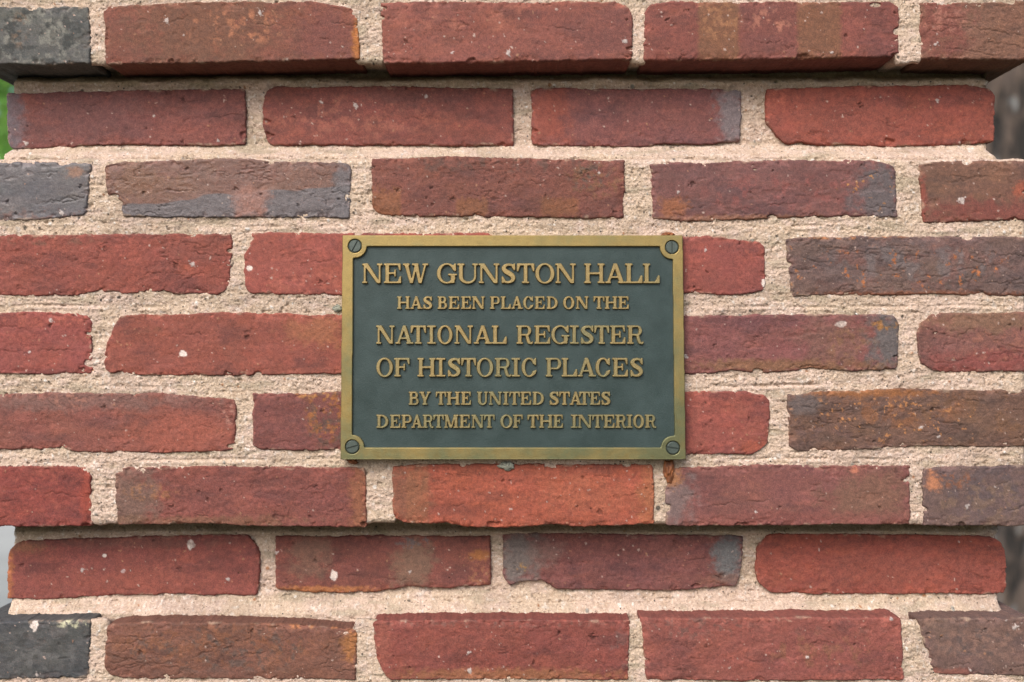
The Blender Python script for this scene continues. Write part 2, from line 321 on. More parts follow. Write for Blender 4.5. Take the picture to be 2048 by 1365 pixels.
# fourth course
brick('middle', XL, [(0, 468), (.15, 474), (.9, 471), (1, 466)], [(-58, 788), (60, 786), (300, 786), (468, 797)], [(-58, 902), (100, 899), (125, 895), (145, 904), (320, 908), (440, 906), (468, 900)], (142, 84, 76),
      [('e', 160, 800, 240, 24, (126, 92, 88), .9, 22), ('e', 370, 870, 120, 50, (166, 92, 78), .8, 26), ('n', 140, 800, 40, 20, (176, 122, 108), .7, 8), ('n', 455, 820, 22, 36, (186, 136, 124), .6, 7)], (6, 8, 8, 6), .84, 2)
brick('middle', [(0, 505), (1, 506)], 985, [(505, 788), (590, 789), (690, 784), (985, 786)], [(506, 898), (540, 902), (985, 902)], (122, 70, 68),
      [('n', 660, 835, 50, 70, (104, 78, 68), .9, 16), ('n', 655, 830, 50, 60, (176, 112, 56), .75, 9), ('n', 640, 790, 60, 10, (196, 140, 84), .8, 8), ('n', 655, 860, 50, 40, (70, 62, 58), .6, 10)], (4, 5, 5, 14), .8, 2)
brick('middle', 1015, [(0, 1532), (.12, 1539), (.7, 1540), (.9, 1534), (1, 1524)], [(1015, 783), (1480, 783), (1538, 790)], [(1015, 909), (1500, 909), (1538, 898)], (150, 80, 74),
      [('n', 1450, 850, 90, 60, (160, 90, 80), .7, 24), ('e', 1505, 895, 36, 18, (168, 88, 70), .8, 8)], (6, 10, 16, 6), .85, 3)
brick('middle', [(0, 1573), (.5, 1577), (.9, 1580), (1, 1592)], XR, [(1573, 787), (1600, 792), (1624, 783), (1700, 783), (1797, 778), (1960, 780), (2064, 779)], [(1592, 904), (1700, 901), (1830, 894), (2064, 894)], (108, 80, 70),
      [('e', 1600, 805, 40, 26, (94, 84, 86), .9, 14), ('n', 1800, 815, 150, 44, (146, 96, 64), .7, 26), ('n', 1950, 830, 160, 70, (122, 88, 66), .7, 26), ('f', 1780, 840, 240, 60, (206, 144, 92), .9, 10), ('n', 1680, 860, 120, 40, (96, 72, 70), .7, 16), ('e', 1730, 786, 150, 8, (170, 110, 62), .7, 5)], (5, 5, 5, 10), .76, 4, .6)
# fifth course
brick('middle', XL, [(0, 172), (.15, 181), (1, 182)], [(-58, 934), (60, 932), (172, 935)], [(-58, 1056), (60, 1054), (182, 1053)], (144, 70, 66), [('n', 80, 980, 150, 50, (160, 84, 74), .6, 16), ('e', 172, 990, 14, 60, (168, 76, 62), .7, 8)], (6, 10, 10, 6), .85, 2, .2)
brick('middle', [(0, 231), (.2, 229), (1, 234)], [(0, 730), (.2, 733), (1, 732)], [(229, 942), (260, 934), (480, 933), (732, 936)], [(234, 1051), (330, 1050), (360, 1047), (560, 1053), (732, 1055)], (136, 76, 70),
      [('e', 260, 1000, 70, 80, (116, 90, 82), .9, 30), ('e', 718, 1000, 20, 90, (150, 96, 70), .85, 8), ('e', 400, 1042, 220, 12, (128, 94, 72), .6, 10), ('e', 640, 1000, 60, 40, (128, 72, 70), .7, 20), ('n', 300, 985, 60, 20, (176, 124, 84), .5, 8)], (16, 5, 4, 6), .82, 2)
brick('middle', [(0, 784), (.8, 785), (1, 790)], [(0, 1306), (.3, 1309), (1, 1309)], [(784, 933), (900, 928), (1309, 930)], [(786, 1040), (806, 1047), (865, 1050), (892, 1046), (925, 1054), (1040, 1055), (1110, 1050), (1160, 1055), (1309, 1050)], (168, 88, 70),
      [('e', 815, 985, 46, 70, (136, 90, 72), .85, 12), ('r', 835, 985, 22, 80, (158, 104, 74), .6, 6), ('e', 1180, 990, 110, 40, (180, 104, 80), .6, 24), ('e', 1300, 990, 26, 70, (176, 112, 78), .7, 8), ('n', 1080, 1000, 240, 50, (150, 78, 64), .5, 10)], (5, 5, 4, 8), .85, 2)
brick('middle', [(0, 1338), (.4, 1331), (1, 1333)], [(0, 1820), (1, 1822)], [(1333, 939), (1370, 935), (1460, 932), (1560, 930), (1821, 932)], [(1333, 1053), (1500, 1052), (1700, 1050), (1822, 1051)], (128, 78, 76),
      [('e', 1350, 1000, 44, 60, (116, 98, 100), .9, 18), ('e', 1735, 990, 90, 60, (124, 90, 76), .8, 26), ('e', 1590, 1040, 220, 22, (142, 80, 76), .6, 16), ('e', 1345, 955, 20, 22, (180, 124, 80), .8, 6), ('e', 1710, 940, 8, 10, (206, 130, 106), .9, 3)], (8, 5, 4, 5), .8, 2)
brick('middle', [(0, 1846), (1, 1848)], XR, [(1846, 938), (1900, 933), (2064, 932)], [(1848, 1052), (2064, 1052)], (98, 78, 78),
      [('n', 1960, 980, 120, 60, (84, 72, 78), .8, 18), ('e', 1866, 965, 15, 24, (196, 132, 98), .95, 5), ('n', 1960, 1000, 120, 50, (128, 104, 88), .6, 16), ('n', 1910, 960, 40, 20, (150, 96, 70), .8, 8)], (5, 6, 6, 5), .76, 2)
# lower recessed course
brick('recess_lower', [(0, 22), (.2, 15), (1, 14)], [(0, 508), (.15, 518), (.4, 521), (.8, 518), (1, 513)], [(14, 1092), (40, 1083), (140, 1079), (400, 1071), (500, 1070), (521, 1082)], [(14, 1199), (110, 1199), (210, 1192), (370, 1190), (410, 1194), (440, 1191), (513, 1193)], (138, 74, 70),
      [('w', 381, 1090, 9, 10, (238, 230, 226), .95, 4), ('w', 209, 1111, 5, 4, (238, 230, 226), .95, 4), ('w', 247, 1143, 5, 4, (206, 200, 206), .9, 4), ('e', 40, 1092, 60, 14, (146, 102, 76), .7, 8), ('e', 18, 1150, 10, 60, (180, 112, 74), .85, 6), ('e', 300, 1165, 180, 30, (150, 82, 72), .7, 26), ('e', 260, 1085, 220, 14, (122, 76, 70), .7, 14)], (16, 26, 10, 4), .84, 1)
brick('recess_lower', [(0, 550), (1, 550)], [(0, 981), (1, 982)], [(550, 1073), (800, 1072), (982, 1074)], [(550, 1178), (600, 1184), (680, 1187), (750, 1184), (815, 1174), (890, 1178), (982, 1170)], (130, 74, 68),
      [('w', 668, 1151, 9, 12, (238, 230, 226), .95, 4), ('e', 620, 1110, 46, 50, (124, 92, 80), .8, 20), ('e', 825, 1130, 46, 60, (124, 96, 82), .9, 16), ('n', 830, 1085, 50, 18, (96, 90, 94), .8, 8), ('e', 640, 1180, 120, 9, (186, 122, 78), .9, 5), ('e', 960, 1110, 24, 12, (180, 118, 66), .8, 6), ('n', 960, 1150, 26, 24, (178, 124, 92), .6, 7)], (4, 5, 4, 5), .8, 3)
brick('recess_lower', [(0, 1005), (.8, 1005), (1, 1010)], [(0, 1487), (.5, 1485), (.75, 1483), (1, 1474)], [(1005, 1068), (1040, 1066), (1200, 1068), (1487, 1073)], [(1008, 1164), (1020, 1172), (1040, 1164), (1085, 1162), (1110, 1177), (1200, 1182), (1380, 1181), (1430, 1175), (1487, 1172)], (122, 72, 72),
      [('e', 1035, 1110, 50, 80, (106, 102, 102), .9, 16), ('e', 1090, 1105, 40, 30, (128, 100, 96), .6, 14), ('e', 1458, 1115, 34, 60, (100, 106, 120), .95, 9), ('e', 1440, 1160, 60, 14, (132, 88, 74), .6, 8), ('n', 1045, 1135, 14, 10, (182, 140, 80), .8, 5)], (4, 4, 6, 6), .76, 2)
brick('recess_lower', [(0, 1524), (.2, 1513), (.7, 1512), (.88, 1518), (1, 1534)], [(0, 1996), (.2, 2010), (.4, 2014), (.85, 2013), (1, 2010)], [(1513, 1080), (1540, 1069), (1750, 1069), (2000, 1073), (2014, 1082)], [(1513, 1178), (1535, 1186), (1700, 1188), (2014, 1188)], (154, 80, 70),
      [('e', 1800, 1140, 160, 40, (144, 80, 72), .6, 26), ('n', 1620, 1160, 120, 26, (166, 92, 76), .5, 18)], (16, 18, 10, 14), .84, 1)
# base course
brick('base', XL, [(0, 180), (1, 177)], [(-58, 1244), (90, 1244), (180, 1241)], [(-58, 1361), (177, 1357)], (68, 72, 76), [('n', 60, 1300, 140, 50, (92, 96, 100), .7, 18), ('n', 60, 1300, 140, 50, (48, 52, 55), .7, 22), ('w', 69, 1252, 8, 11, (238, 230, 226), .95, 4), ('n', 145, 1248, 40, 10, (200, 206, 176), .9, 6)], (6, 8, 14, 6), .78, 1)
brick('base', [(0, 214), (.2, 210), (.8, 208), (1, 214)], [(0, 714), (1, 713)], [(211, 1250), (300, 1246), (500, 1247), (714, 1260)], [(211, 1350), (245, 1359), (713, 1361)], (122, 80, 68),
      [('n', 450, 1300, 240, 50, (88, 72, 68), .8, 14), ('n', 440, 1290, 240, 50, (146, 94, 68), .6, 12), ('e', 700, 1290, 18, 30, (180, 120, 68), .85, 8), ('n', 640, 1252, 100, 8, (190, 128, 84), .8, 7), ('n', 280, 1290, 60, 20, (150, 98, 70), .6, 8)], (10, 6, 6, 12), .76, 4, .9)
brick('base', [(0, 746), (.3, 748), (.6, 753), (.85, 764), (1, 776)], [(0, 1261), (1, 1257)], [(746, 1243), (1000, 1241), (1261, 1242)], [(770, 1360), (1257, 1361)], (140, 74, 68),
      [('e', 1010, 1350, 260, 14, (158, 104, 74), .85, 9), ('e', 765, 1290, 16, 70, (164, 94, 82), .7, 8), ('n', 1000, 1248, 260, 9, (128, 90, 84), .7, 8), ('n', 1240, 1300, 24, 50, (116, 82, 80), .6, 12)], (6, 6, 6, 10), .82, 2)
brick('base', [(0, 1281), (1, 1293)], [(0, 1803), (1, 1808)], [(1281, 1237), (1803, 1236)], [(1293, 1361), (1560, 1363), (1808, 1361)], (146, 82, 76),
      [('n', 1400, 1256, 120, 26, (112, 82, 78), .7, 10), ('n', 1650, 1300, 140, 40, (138, 92, 72), .7, 18), ('n', 1550, 1262, 260, 12, (126, 84, 78), .6, 14)], (6, 8, 6, 6), .82, 2)
brick('base', [(0, 1838), (.5, 1850), (1, 1868)], XR, [(1838, 1239), (2064, 1236)], [(1868, 1350), (2064, 1351)], (108, 84, 80),
      [('n', 1960, 1280, 120, 40, (90, 76, 76), .8, 12), ('n', 1960, 1290, 120, 40, (140, 108, 98), .6, 10), ('e', 1900, 1346, 60, 9, (150, 84, 72), .6, 8)], (6, 6, 6, 8), .8, 2)
# hidden / out-of-frame courses that carry the same pillar up and down, coarse
rng = random.Random(5)
pal = [RED, (138, 76, 70), (126, 74, 70), BRN, (150, 84, 74), PUR, (104, 84, 80)]
def plain_course(band, ytop, off):
    x = XL - 0
    first = off
    while x < XR - 60:
        ln = first if first else 505
        first = None
        x2 = min(x + ln, XR)
        if XR - x2 < 120: x2 = XR
        brick(band, x, x2, ytop, ytop + 118, rng.choice(pal), [('n', (x + x2) / 2, ytop + 60, 240, 50, rng.choice(pal), .7, 20)], step=4.0)
        x = x2 + 30
for k in range(1, 4): plain_course('top', 3 - 150 * k, 236 if k % 2 == 0 else None)
for k in range(1, 13): plain_course('base', 1240 + 152 * k, 236 if k % 2 == 0 else None)

def brick_arrays(b):
    rs = np.random.RandomState(b['seed'])
    D = REC if b['band'].startswith('recess') else 0.0
    step = (b['step'] or 0.75) / MM                     # px
    x0 = b['xl'][:, 1].mean(); x1 = b['xr'][:, 1].mean()
    if b['step']: nu, nv = int((x1 - x0) / step) + 2, int(118 / step) + 2
    else: nu, nv = int((x1 - x0) / step) + 2, int(118 / step) + 2
    s = np.linspace(0, 1, nu); t = np.linspace(0, 1, nv)
    Sg, Tg = np.meshgrid(s, t)                          # nv x nu
    xa = np.interp(Tg, b['xl'][:, 0], b['xl'][:, 1]); xb = np.interp(Tg, b['xr'][:, 0], b['xr'][:, 1])
    X = xa + (xb - xa) * Sg
    ya = np.interp(X, b['top'][:, 0], b['top'][:, 1]); yb = np.interp(X, b['bot'][:, 0], b['bot'][:, 1])
    Y = ya + (yb - ya) * Tg
    dl, dr, dt, db = X - xa, xb - X, Y - ya, yb - Y
    sd_ = b['seed']
    # round the corners
    rad_d = np.full(X.shape, 1e9)
    rsc = np.random.RandomState(b['seed'] + 5).uniform(.45, 1.0, 4); b['rr'] = [q * (k if q < 12 else .8) for q, k in zip(b['r'], rsc)]
    for (hx, hy, sx, sy, r) in ((dl, dt, 1, 1, b['rr'][0]), (dr, dt, -1, 1, b['rr'][1]), (dr, db, -1, -1, b['rr'][2]), (dl, db, 1, -1, b['rr'][3])):
        a = np.clip(1 - hx / r, 0, 1); c = np.clip(1 - hy / r, 0, 1)
        k = (a > 0) & (c > 0)
        a2 = a * np.sqrt(1 - c * c / 2); c2 = c * np.sqrt(1 - a * a / 2)
        X = np.where(k, X + sx * (a - a2) * r, X); Y = np.where(k, Y + sy * (c - c2) * r, Y)
        rad_d = np.where(k, np.minimum(rad_d, r * (1 - np.sqrt(a2 * a2 + c2 * c2))), rad_d)
    dmin = np.minimum(np.minimum(np.minimum(dl, dr), np.minimum(dt, db)), rad_d)
    # ragged arris
    rg = b['rag']
    n1 = fbm(X / 18, Y / 18, sd_ + 1, 4, .72); n2 = fbm(X / 18, Y / 18, sd_ + 2, 4, .72); n3 = fbm(X / 70, Y / 70, sd_ + 3, 2)
    X = X + rg * (3.8 * n1) * (np.exp(-np.minimum(dl, dr) / 7)); 
    Y = Y + rg * (3.4 * n2 + 2.0 * n3) * (np.exp(-np.minimum(dt, db) / 7))
    xm, ym = X * MM, Y * MM                              # millimetres in the picture plane
    d = dmin * MM
    Rr = b['edge'] * rs.uniform(.55, 1.25)
    prof = Rr - np.sqrt(np.clip(Rr * Rr - np.clip(Rr - d, 0, Rr) ** 2, 0, None))
    # face relief (mm, + = towards the camera)
    ruf = rs.choice([.35, .6, .9, 1.25]); h = 0.6 * fbm(xm / 45, ym / 30, sd_ + 11, 3) + ruf * 0.42 * fbm(xm / 11, ym / 8, sd_ + 12, 3) + ruf * 0.2 * fbm(xm / 2.6, ym / 2.2, sd_ + 13, 3)
    h += 0.05 * fbm(xm / 22, ym / 1.6, sd_ + 14, 2)      # drag marks from striking the mould
    h += (rs.uniform(-.5, .5) * (Sg - .5) + rs.uniform(-.5, .5) * (Tg - .5)) + b['proud'] + rs.uniform(-.4, .4)
    # chipped arrises
    cn = fbm(xm / 7, ym / 6, sd_ + 21, 3) + 0.35 * fbm(xm / 40, ym / 40, sd_ + 22, 2)
    chip = sstep(0.06, 0.40, cn) * np.exp(-(d / 4.2) ** 2) * b['chip']
    h -= 2.1 * chip * (0.7 + .3 * fbm(xm / 1.8, ym / 1.8, sd_ + 23, 2))
    if not b['step']:
        for k in range(rs.randint(1, 5)):     # broken-off bites
            sd2 = rs.randint(4); f = rs.rand(); hgt_ = b['bot'][:, 1].mean() - b['top'][:, 1].mean()
            cx = x0 + f * (x1 - x0) if sd2 < 2 else (x0, x1)[sd2 - 2]; cy = b['top'][:, 1].mean() + (f * hgt_ if sd2 >= 2 else (0, hgt_)[sd2])
            q = np.hypot((X - cx) / rs.uniform(6, 17), (Y - cy) / rs.uniform(4, 9)) + .5 * fbm(X / 9, Y / 9, sd_ + 25 + k, 3)
            bite = 1 - sstep(.75, 1.0, q); h -= bite * (2.6 + .8 * fbm(xm / 2, ym / 2, sd_ + 29, 2)); chip = np.maximum(chip, bite * .9)
    flake = sstep(.38, .44, fbm(xm / 26, ym / 12, sd_ + 24, 4)) # shallow spalled patches
    h -= 0.35 * flake
    # cracks and folds in the clay
    crk = np.zeros_like(X)
    for k in range(b['crack'] + int(b['cracky'] * 6)):
        cx = rs.uniform(x0 + 20, x1 - 20); cy = rs.uniform(.15, .9) * 118 + b['top'][:, 1].mean()
        ln = rs.uniform(14, 60) * (1 + 1.3 * b['cracky']); sl = rs.uniform(-.22, .22)
        yy = cy + sl * (X - cx) + 9 * fbm(X / 20, X * 0 + k, sd_ + 31 + k, 4, .75) + 3
        wd = 0.8 * np.clip(1 - np.abs(X - cx) / ln, 0, 1)
        crk = np.maximum(crk, np.exp(-((Y - yy) / (0.35 + wd)) ** 2) * np.clip(wd * 1.8, 0, 1))
    net = fbm(xm / 34, ym / 15, sd_ + 35, 4, .6)
    gate = sstep(.02, .35, fbm(xm / 40, ym / 22, sd_ + 36, 2) + .05 * b['crack'] + .30 * b['cracky'] - .30)
    netw = np.exp(-(net / (.018 + .012 * b['cracky'])) ** 2) * gate
    crk = np.maximum(crk, netw * .9)
    step_ = sstep(-.02, .02, net) * gate                # the clay has folded: one lip stands a little higher
    h += .22 * step_
    h -= 0.8 * crk
    # pits
    pit = np.zeros_like(X); pale = np.zeros_like(X); pw = np.zeros_like(X)
    area = (x1 - x0) * 118
    def splat(n, rmin, rmax, hard=1.0):
        o = np.zeros_like(X)
        for k in range(n):
            cx = rs.uniform(x0, x1); cy = rs.uniform(0, 118) + b['top'][:, 1].mean(); r1 = rs.uniform(rmin, rmax) * rs.uniform(.7, 1.3); r2 = r1 * rs.uniform(.45, 1); th = rs.uniform(0, 3.14)
            i0 = max(0, int((cx - 14 - x0) / (x1 - x0) * nu)); i1 = min(nu, int((cx + 14 - x0) / (x1 - x0) * nu) + 2)
            if i1 <= i0: continue
            xx = X[:, i0:i1] - cx; yy = Y[:, i0:i1] - cy
            u = (xx * math.cos(th) + yy * math.sin(th)) / r1; v = (-xx * math.sin(th) + yy * math.cos(th)) / r2
            q = u * u + v * v
            o[:, i0:i1] = np.maximum(o[:, i0:i1], 1 - sstep(.55, 1.25, q * (1 + .95 * vn(X[:, i0:i1] / 2.6, Y[:, i0:i1] / 2.6, sd_ + k))))
        return o
    if not b['step']:
        dens = b['spot'] * area / 60000
        pit = splat(int(rs.choice([1, 3, 5, 10]) * dens), 1.4, 4.6); pale = splat(int(rs.choice([14, 26, 48]) * dens), .8, 2.0); pw = splat(int(rs.randint(0, 4)), 2.2, 5.5)
        rim = splat(int(10 * dens), 2, 6)
        h -= 1.3 * pit; h += 0.35 * pw + .2 * pale - .5 * rim * (1 - pale)
    # colour
    C = np.zeros(X.shape + (3,)); C[:] = bk(b['base'])
    nb = fbm(xm / 18, ym / 12, sd_ + 41, 4); nf = fbm(xm / 6, ym / 5, sd_ + 42, 4, .6)
    C *= (1 + 0.15 * nb + 0.09 * nf)[..., None]
    dk = sstep(.02, .5, fbm(xm / 34, ym / 13, sd_ + 45, 4, .6)); C = C + (C * np.array([.66, .72, .80]) - C) * (.75 * dk)[..., None]
    lt = sstep(.1, .5, fbm(xm / 24, ym / 11, sd_ + 46, 4, .6)); C = C + (C * np.array([1.22, 1.2, 1.12]) - C) * (.7 * lt)[..., None]
    C[..., 0] *= 1 + .05 * fbm(xm / 30, ym / 14, sd_ + 43, 3); C[..., 2] *= 1 + .09 * fbm(xm / 24, ym / 12, sd_ + 44, 3)
    for i, (shp, cx, cy, rx, ry, col, st, nz) in enumerate(b['blobs']):
        nn = fbm(X / nz, Y / nz, sd_ + 60 + i, 4, .6)
        if shp == 'e':
            q = np.sqrt(((X - cx) / rx) ** 2 + ((Y - cy) / ry) ** 2); m = 1 - sstep(.4, 1.3, q + .55 * nn + .5 * nf)
        elif shp == 'r':
            m = .72 * (1 - sstep(.86, 1.1, np.abs(X - cx) / rx + .12 * nn + .06 * nf)) * (1 - sstep(.5, 1.1, np.abs(Y - cy) / ry + .5 * nn))
        elif shp == 'd':    # everything below a slanting, wavering line
            m = sstep(-1.5, 1.5, Y - (cy - 26 - (X - cx) * .085 + 8 * fbm(X / 60, X * 0, sd_ + 62, 3)))
        elif shp == 'w':    # a single stuck-on fleck of lime
            q = np.sqrt(((X - cx) / rx) ** 2 + ((Y - cy) / ry) ** 2) + .35 * fbm(X / 5, Y / 5, sd_ + 60 + i, 2); m = 1 - sstep(.8, 1.0, q)
        elif shp == 'f':    # a few crusts of bright clay
            q = np.sqrt(((X - cx) / rx) ** 2 + ((Y - cy) / ry) ** 2); m = (1 - sstep(.6, 1.15, q)) * sstep(.40, .50, nn)
        else:
            q = np.sqrt(((X - cx) / rx) ** 2 + ((Y - cy) / ry) ** 2); m = (1 - sstep(.6, 1.15, q)) * sstep(.0, .35, nn)
        C = C + (bk(col) * (1 + .1 * nf)[..., None] - C) * (st * m)[..., None]
    fresh = np.clip(chip * 1.1, 0, 1) * .55 + .2 * flake
    C = C + (np.clip(C * 1.25 + bk((150, 84, 62)) * .18, 0, 1) - C) * fresh[..., None]
    C = C * (1 - .35 * crk - .35 * pit)[..., None]
    if not b['step']:
        tint = np.where(vn(X / 23, Y / 23, sd_ + 71)[..., None] > -.2, alb((226, 198, 184)), alb((204, 150, 116)))
        C = C + (tint - C) * (pale * .8)[..., None]
        C = C + (alb((236, 222, 214)) - C) * (pw * .85)[..., None]
    # mortar wiped over the arris
    sm = sstep(.18, .5, fbm(xm / 9, ym / 5, sd_ + 81, 4, .6) - d / 7.0 + .12)
    C = C + (alb((214, 186, 160)) - C) * (sm * .5)[..., None]
    rough = np.clip(b['rough'] + .08 * nf + .1 * sm, .3, .95)
    yd = D + (prof - h) / 1000.0
    wx, wz = world(X, Y, D)
    V = np.stack([wx, yd, wz], -1)
    idx = np.arange(nu * nv).reshape(nv, nu)
    F = np.stack([idx[:-1, :-1], idx[1:, :-1], idx[1:, 1:], idx[:-1, 1:]], -1).reshape(-1, 4)
    ring = np.concatenate([idx[0, :], idx[1:, -1], idx[-1, -2::-1], idx[-2:0:-1, 0]])   # clockwise in the picture
    Vs = [V.reshape(-1, 3)]; Cs = [C.reshape(-1, 3)]; Rs = [rough.ravel()]; Fs = [F]
    rv = V.reshape(-1, 3)[ring]; rc = C.reshape(-1, 3)[ring]; rr = rough.ravel()[ring]
    prev = ring; base = nu * nv
    depths = list(range(2, 52, 2)) + [60, 98] if not b['step'] else [30, 98]
    cx, cz = rv[:, 0].mean(), rv[:, 2].mean()
    per = np.arange(len(ring)) * 2.0
    for dp in depths:
        n = len(ring); v2 = rv.copy(); v2[:, 1] = D + (Rr + dp) / 1000.0
        jit = .5 * fbm(per / 12, per * 0 + dp * .7, sd_ + 91, 3) / 1000
        v2[:, 2] += np.sign(rv[:, 2] - cz) * jit
        ids = np.arange(base, base + n); base += n
        Vs.append(v2); inner_c = bk(b['base'])[None, :] * (1 + .3 * fbm(per / 22, per * 0 + dp / 11., sd_ + 92, 4, .6))[:, None]; k_ = math.exp(-dp / 2.6); Cs.append(rc * k_ + inner_c * (1 - k_)); Rs.append(np.full(n, .85))
        nx = np.roll(np.arange(n), -1)
        Fs.append(np.stack([prev, prev[nx], ids[nx], ids], -1)); prev = ids
    Rs = np.concatenate(Rs); return np.concatenate(Vs), np.concatenate(Fs), np.concatenate(Cs), Rs, np.full(len(Rs), .2 + .6 * ruf)

pillar = thing('brick_pillar', 'weathered red brick pillar with pale sandy mortar, three projecting bands and two narrower recessed courses', 'pillar', (0, 0, 0))
parts = {}
BAND = {'top': ('projecting_band', 'top projecting band of red, brown and charcoal bricks, overhanging the recess'),
        'recess_upper': ('recessed_course', 'narrow set-back course of four red bricks above the plaque'),
        'middle': ('projecting_band', 'broad band of five brick courses that carries the plaque'),
        'recess_lower': ('recessed_course', 'narrow set-back course of four red bricks below the plaque'),
        'base': ('projecting_band', 'bottom band of bricks with an exposed ledge and a charcoal end brick')}
for band, (nm, lab) in BAND.items():
    Vs, Fs, Cs, Rs, Ks = [], [], [], [], []; off = 0
    for b in BR:
        if b['band'] != band: continue
        v, f, c, r, kk = brick_arrays(b); Ks.append(kk)
        Vs.append(v); Fs.append(f + off); Cs.append(c); Rs.append(r); off += len(v)
    o = mesh_np(nm, np.concatenate(Vs), np.concatenate(Fs), M_BRICK, pillar, np.concatenate(Cs), True, np.concatenate(Rs), np.concatenate(Ks))
    o['label'] = lab; parts[band] = o

# ---------------------------------------------------------------- mortar
MRT = 1.46     # pale lime mortar against the darker brick
GROOVES = [(1372, 1650, 771, 2.0), (1340, 1640, 312, 1.6), (1360, 1660, 451, 1.8), (870, 1700, 1207, 1.8), (60, 520, 1209, 1.4), (430, 760, 306, 1.2),
           (500, 700, 452, 1.5), (0, 420, 612, 1.2), (0, 400, 772, 1.3), (1400, 2048, 613, 1.1), (250, 640, 920, 1.4), (1450, 2000, 918, 1.4), (100, 700, 160, 1.0)]
def mortar(band, x0, x1, y0, y1, D, seed, par, step=0.85, rag=0, slope=None, tuck=None):
    st = step / MM
    nu = int((x1 - x0) / st) + 2; nv = int((y1 - y0) / st) + 2
    X, Y = np.meshgrid(np.linspace(x0, x1, nu), np.linspace(y0, y1, nv))
    sd_ = seed
    X0, Y0 = X.copy(), Y.copy()
    xm, ym = X * MM, Y * MM
    dep = 2.1 + 1.0 * fbm(xm / 30, ym / 16, sd_, 3) + 1.1 * fbm(xm / 7, ym / 5, sd_ + 5, 4, .6) + 0.6 * fbm(xm / 2.2, ym / 2.0, sd_ + 6, 3, .7)
    dep += 0.5 * fbm(xm / 28, ym / 2.2, sd_ + 7, 3)
    # sunk and broken spots, lost sand grains
    dep += 1.9 * sstep(.40, .60, fbm(xm / 5, ym / 3.2, sd_ + 8, 3, .6))
    dep += 0.9 * sstep(.62, .75, vn(xm / 1.7, ym / 1.7, sd_ + 9))
    dep -= 0.8 * sstep(.70, .82, vn(xm / 1.9, ym / 1.7, sd_ + 10))
    for i, (ga, gb, gy, gd) in enumerate(GROOVES):
        yy = gy + 3.5 * fbm(X / 120, X * 0, 900 + i, 3) + 1.2 * fbm(X / 15, X * 0, 930 + i, 2)
        gate = sstep(ga - 10, ga + 40, X) * (1 - sstep(gb - 40, gb + 10, X)) * sstep(-.35, .0, fbm(X / 60, X * 0 + 3, 960 + i, 2))
        dep += gd * gate * np.exp(-((Y - yy) / 2.4) ** 2)
        dep -= .7 * gate * np.exp(-((Y - yy - 6) / 4.0) ** 2)
    if slope is not None: dep = dep + slope(X, Y)
    # rounded, worn borders
    dd = np.minimum(np.minimum(X - x0, x1 - X), np.minimum(Y - y0, y1 - Y)) * MM
    Rr = 5.0
    dep += Rr - np.sqrt(np.clip(Rr * Rr - np.clip(Rr - dd, 0, Rr) ** 2, 0, None))
    if rag:
        fall = np.exp(-np.minimum(X0 - x0, x1 - X0) / 14)
        X = X + rag * fbm(Y / 22, X * 0 + (X > 1000), sd_ + 15, 3, .6) * fall
    fall = np.exp(-np.minimum(Y0 - y0, y1 - Y0) / 8); Y = Y + 5 * fbm(X / 40, X * 0 + (Y0 > (y0 + y1) / 2), sd_ + 16, 4, .6) * fall
    if tuck:      # under a ledge the slab border hides behind the bricks and only shows in the upright joints
        side, course, amt = tuck
        inb = np.zeros(X.shape)
        for b in BR:
            if b['band'] == band and b['step'] is None and abs(b['top'][:, 1].mean() - course) < 40:
                inb = np.maximum(inb, sstep(b['xl'][:, 1].min() + 2, b['xl'][:, 1].max() + 10, X0) * (1 - sstep(b['xr'][:, 1].min() - 10, b['xr'][:, 1].max() - 2, X0)))
        w8 = sstep(y1 - 40, y1, Y0) if side > 0 else 1 - sstep(y0, y0 + 40, Y0)
        Y = Y - side * amt * inb * w8
    C = np.zeros(X.shape + (3,)); C[:] = MRT * alb((225, 199, 180))
    t1 = sstep(-.3, .4, fbm(xm / 60, ym / 30, sd_ + 20, 3)); C = C + (MRT * alb((217, 195, 168)) - C) * (t1 * .6)[..., None]
    t2 = sstep(.05, .5, fbm(xm / 14, ym / 9, sd_ + 21, 4)); C = C + (MRT * alb((230, 204, 188)) - C) * (t2 * .8)[..., None]
    t3 = sstep(.2, .55, fbm(xm / 8, ym / 3.5, sd_ + 22, 4, .6)); C = C + (MRT * alb((196, 168, 142)) - C) * (t3 * .55)[..., None]
    t4 = sstep(.55, .8, vn(xm / 2.6, ym / 2.6, sd_ + 23)); C = C + (MRT * alb((240, 228, 216)) - C) * (t4 * .6)[..., None]
    t6 = sstep(.1, .45, fbm(xm / 55, ym / 24, sd_ + 28, 3)); C = C * (1 - .16 * t6)[..., None]
    C *= (1 + .10 * fbm(xm / 4, ym / 4, sd_ + 24, 3, .6))[..., None]
    t5 = sstep(.15, .5, fbm(xm / 38, ym / 9, sd_ + 27, 4, .6)); C = C + (MRT * alb((186, 170, 146)) - C) * (t5 * .7)[..., None]
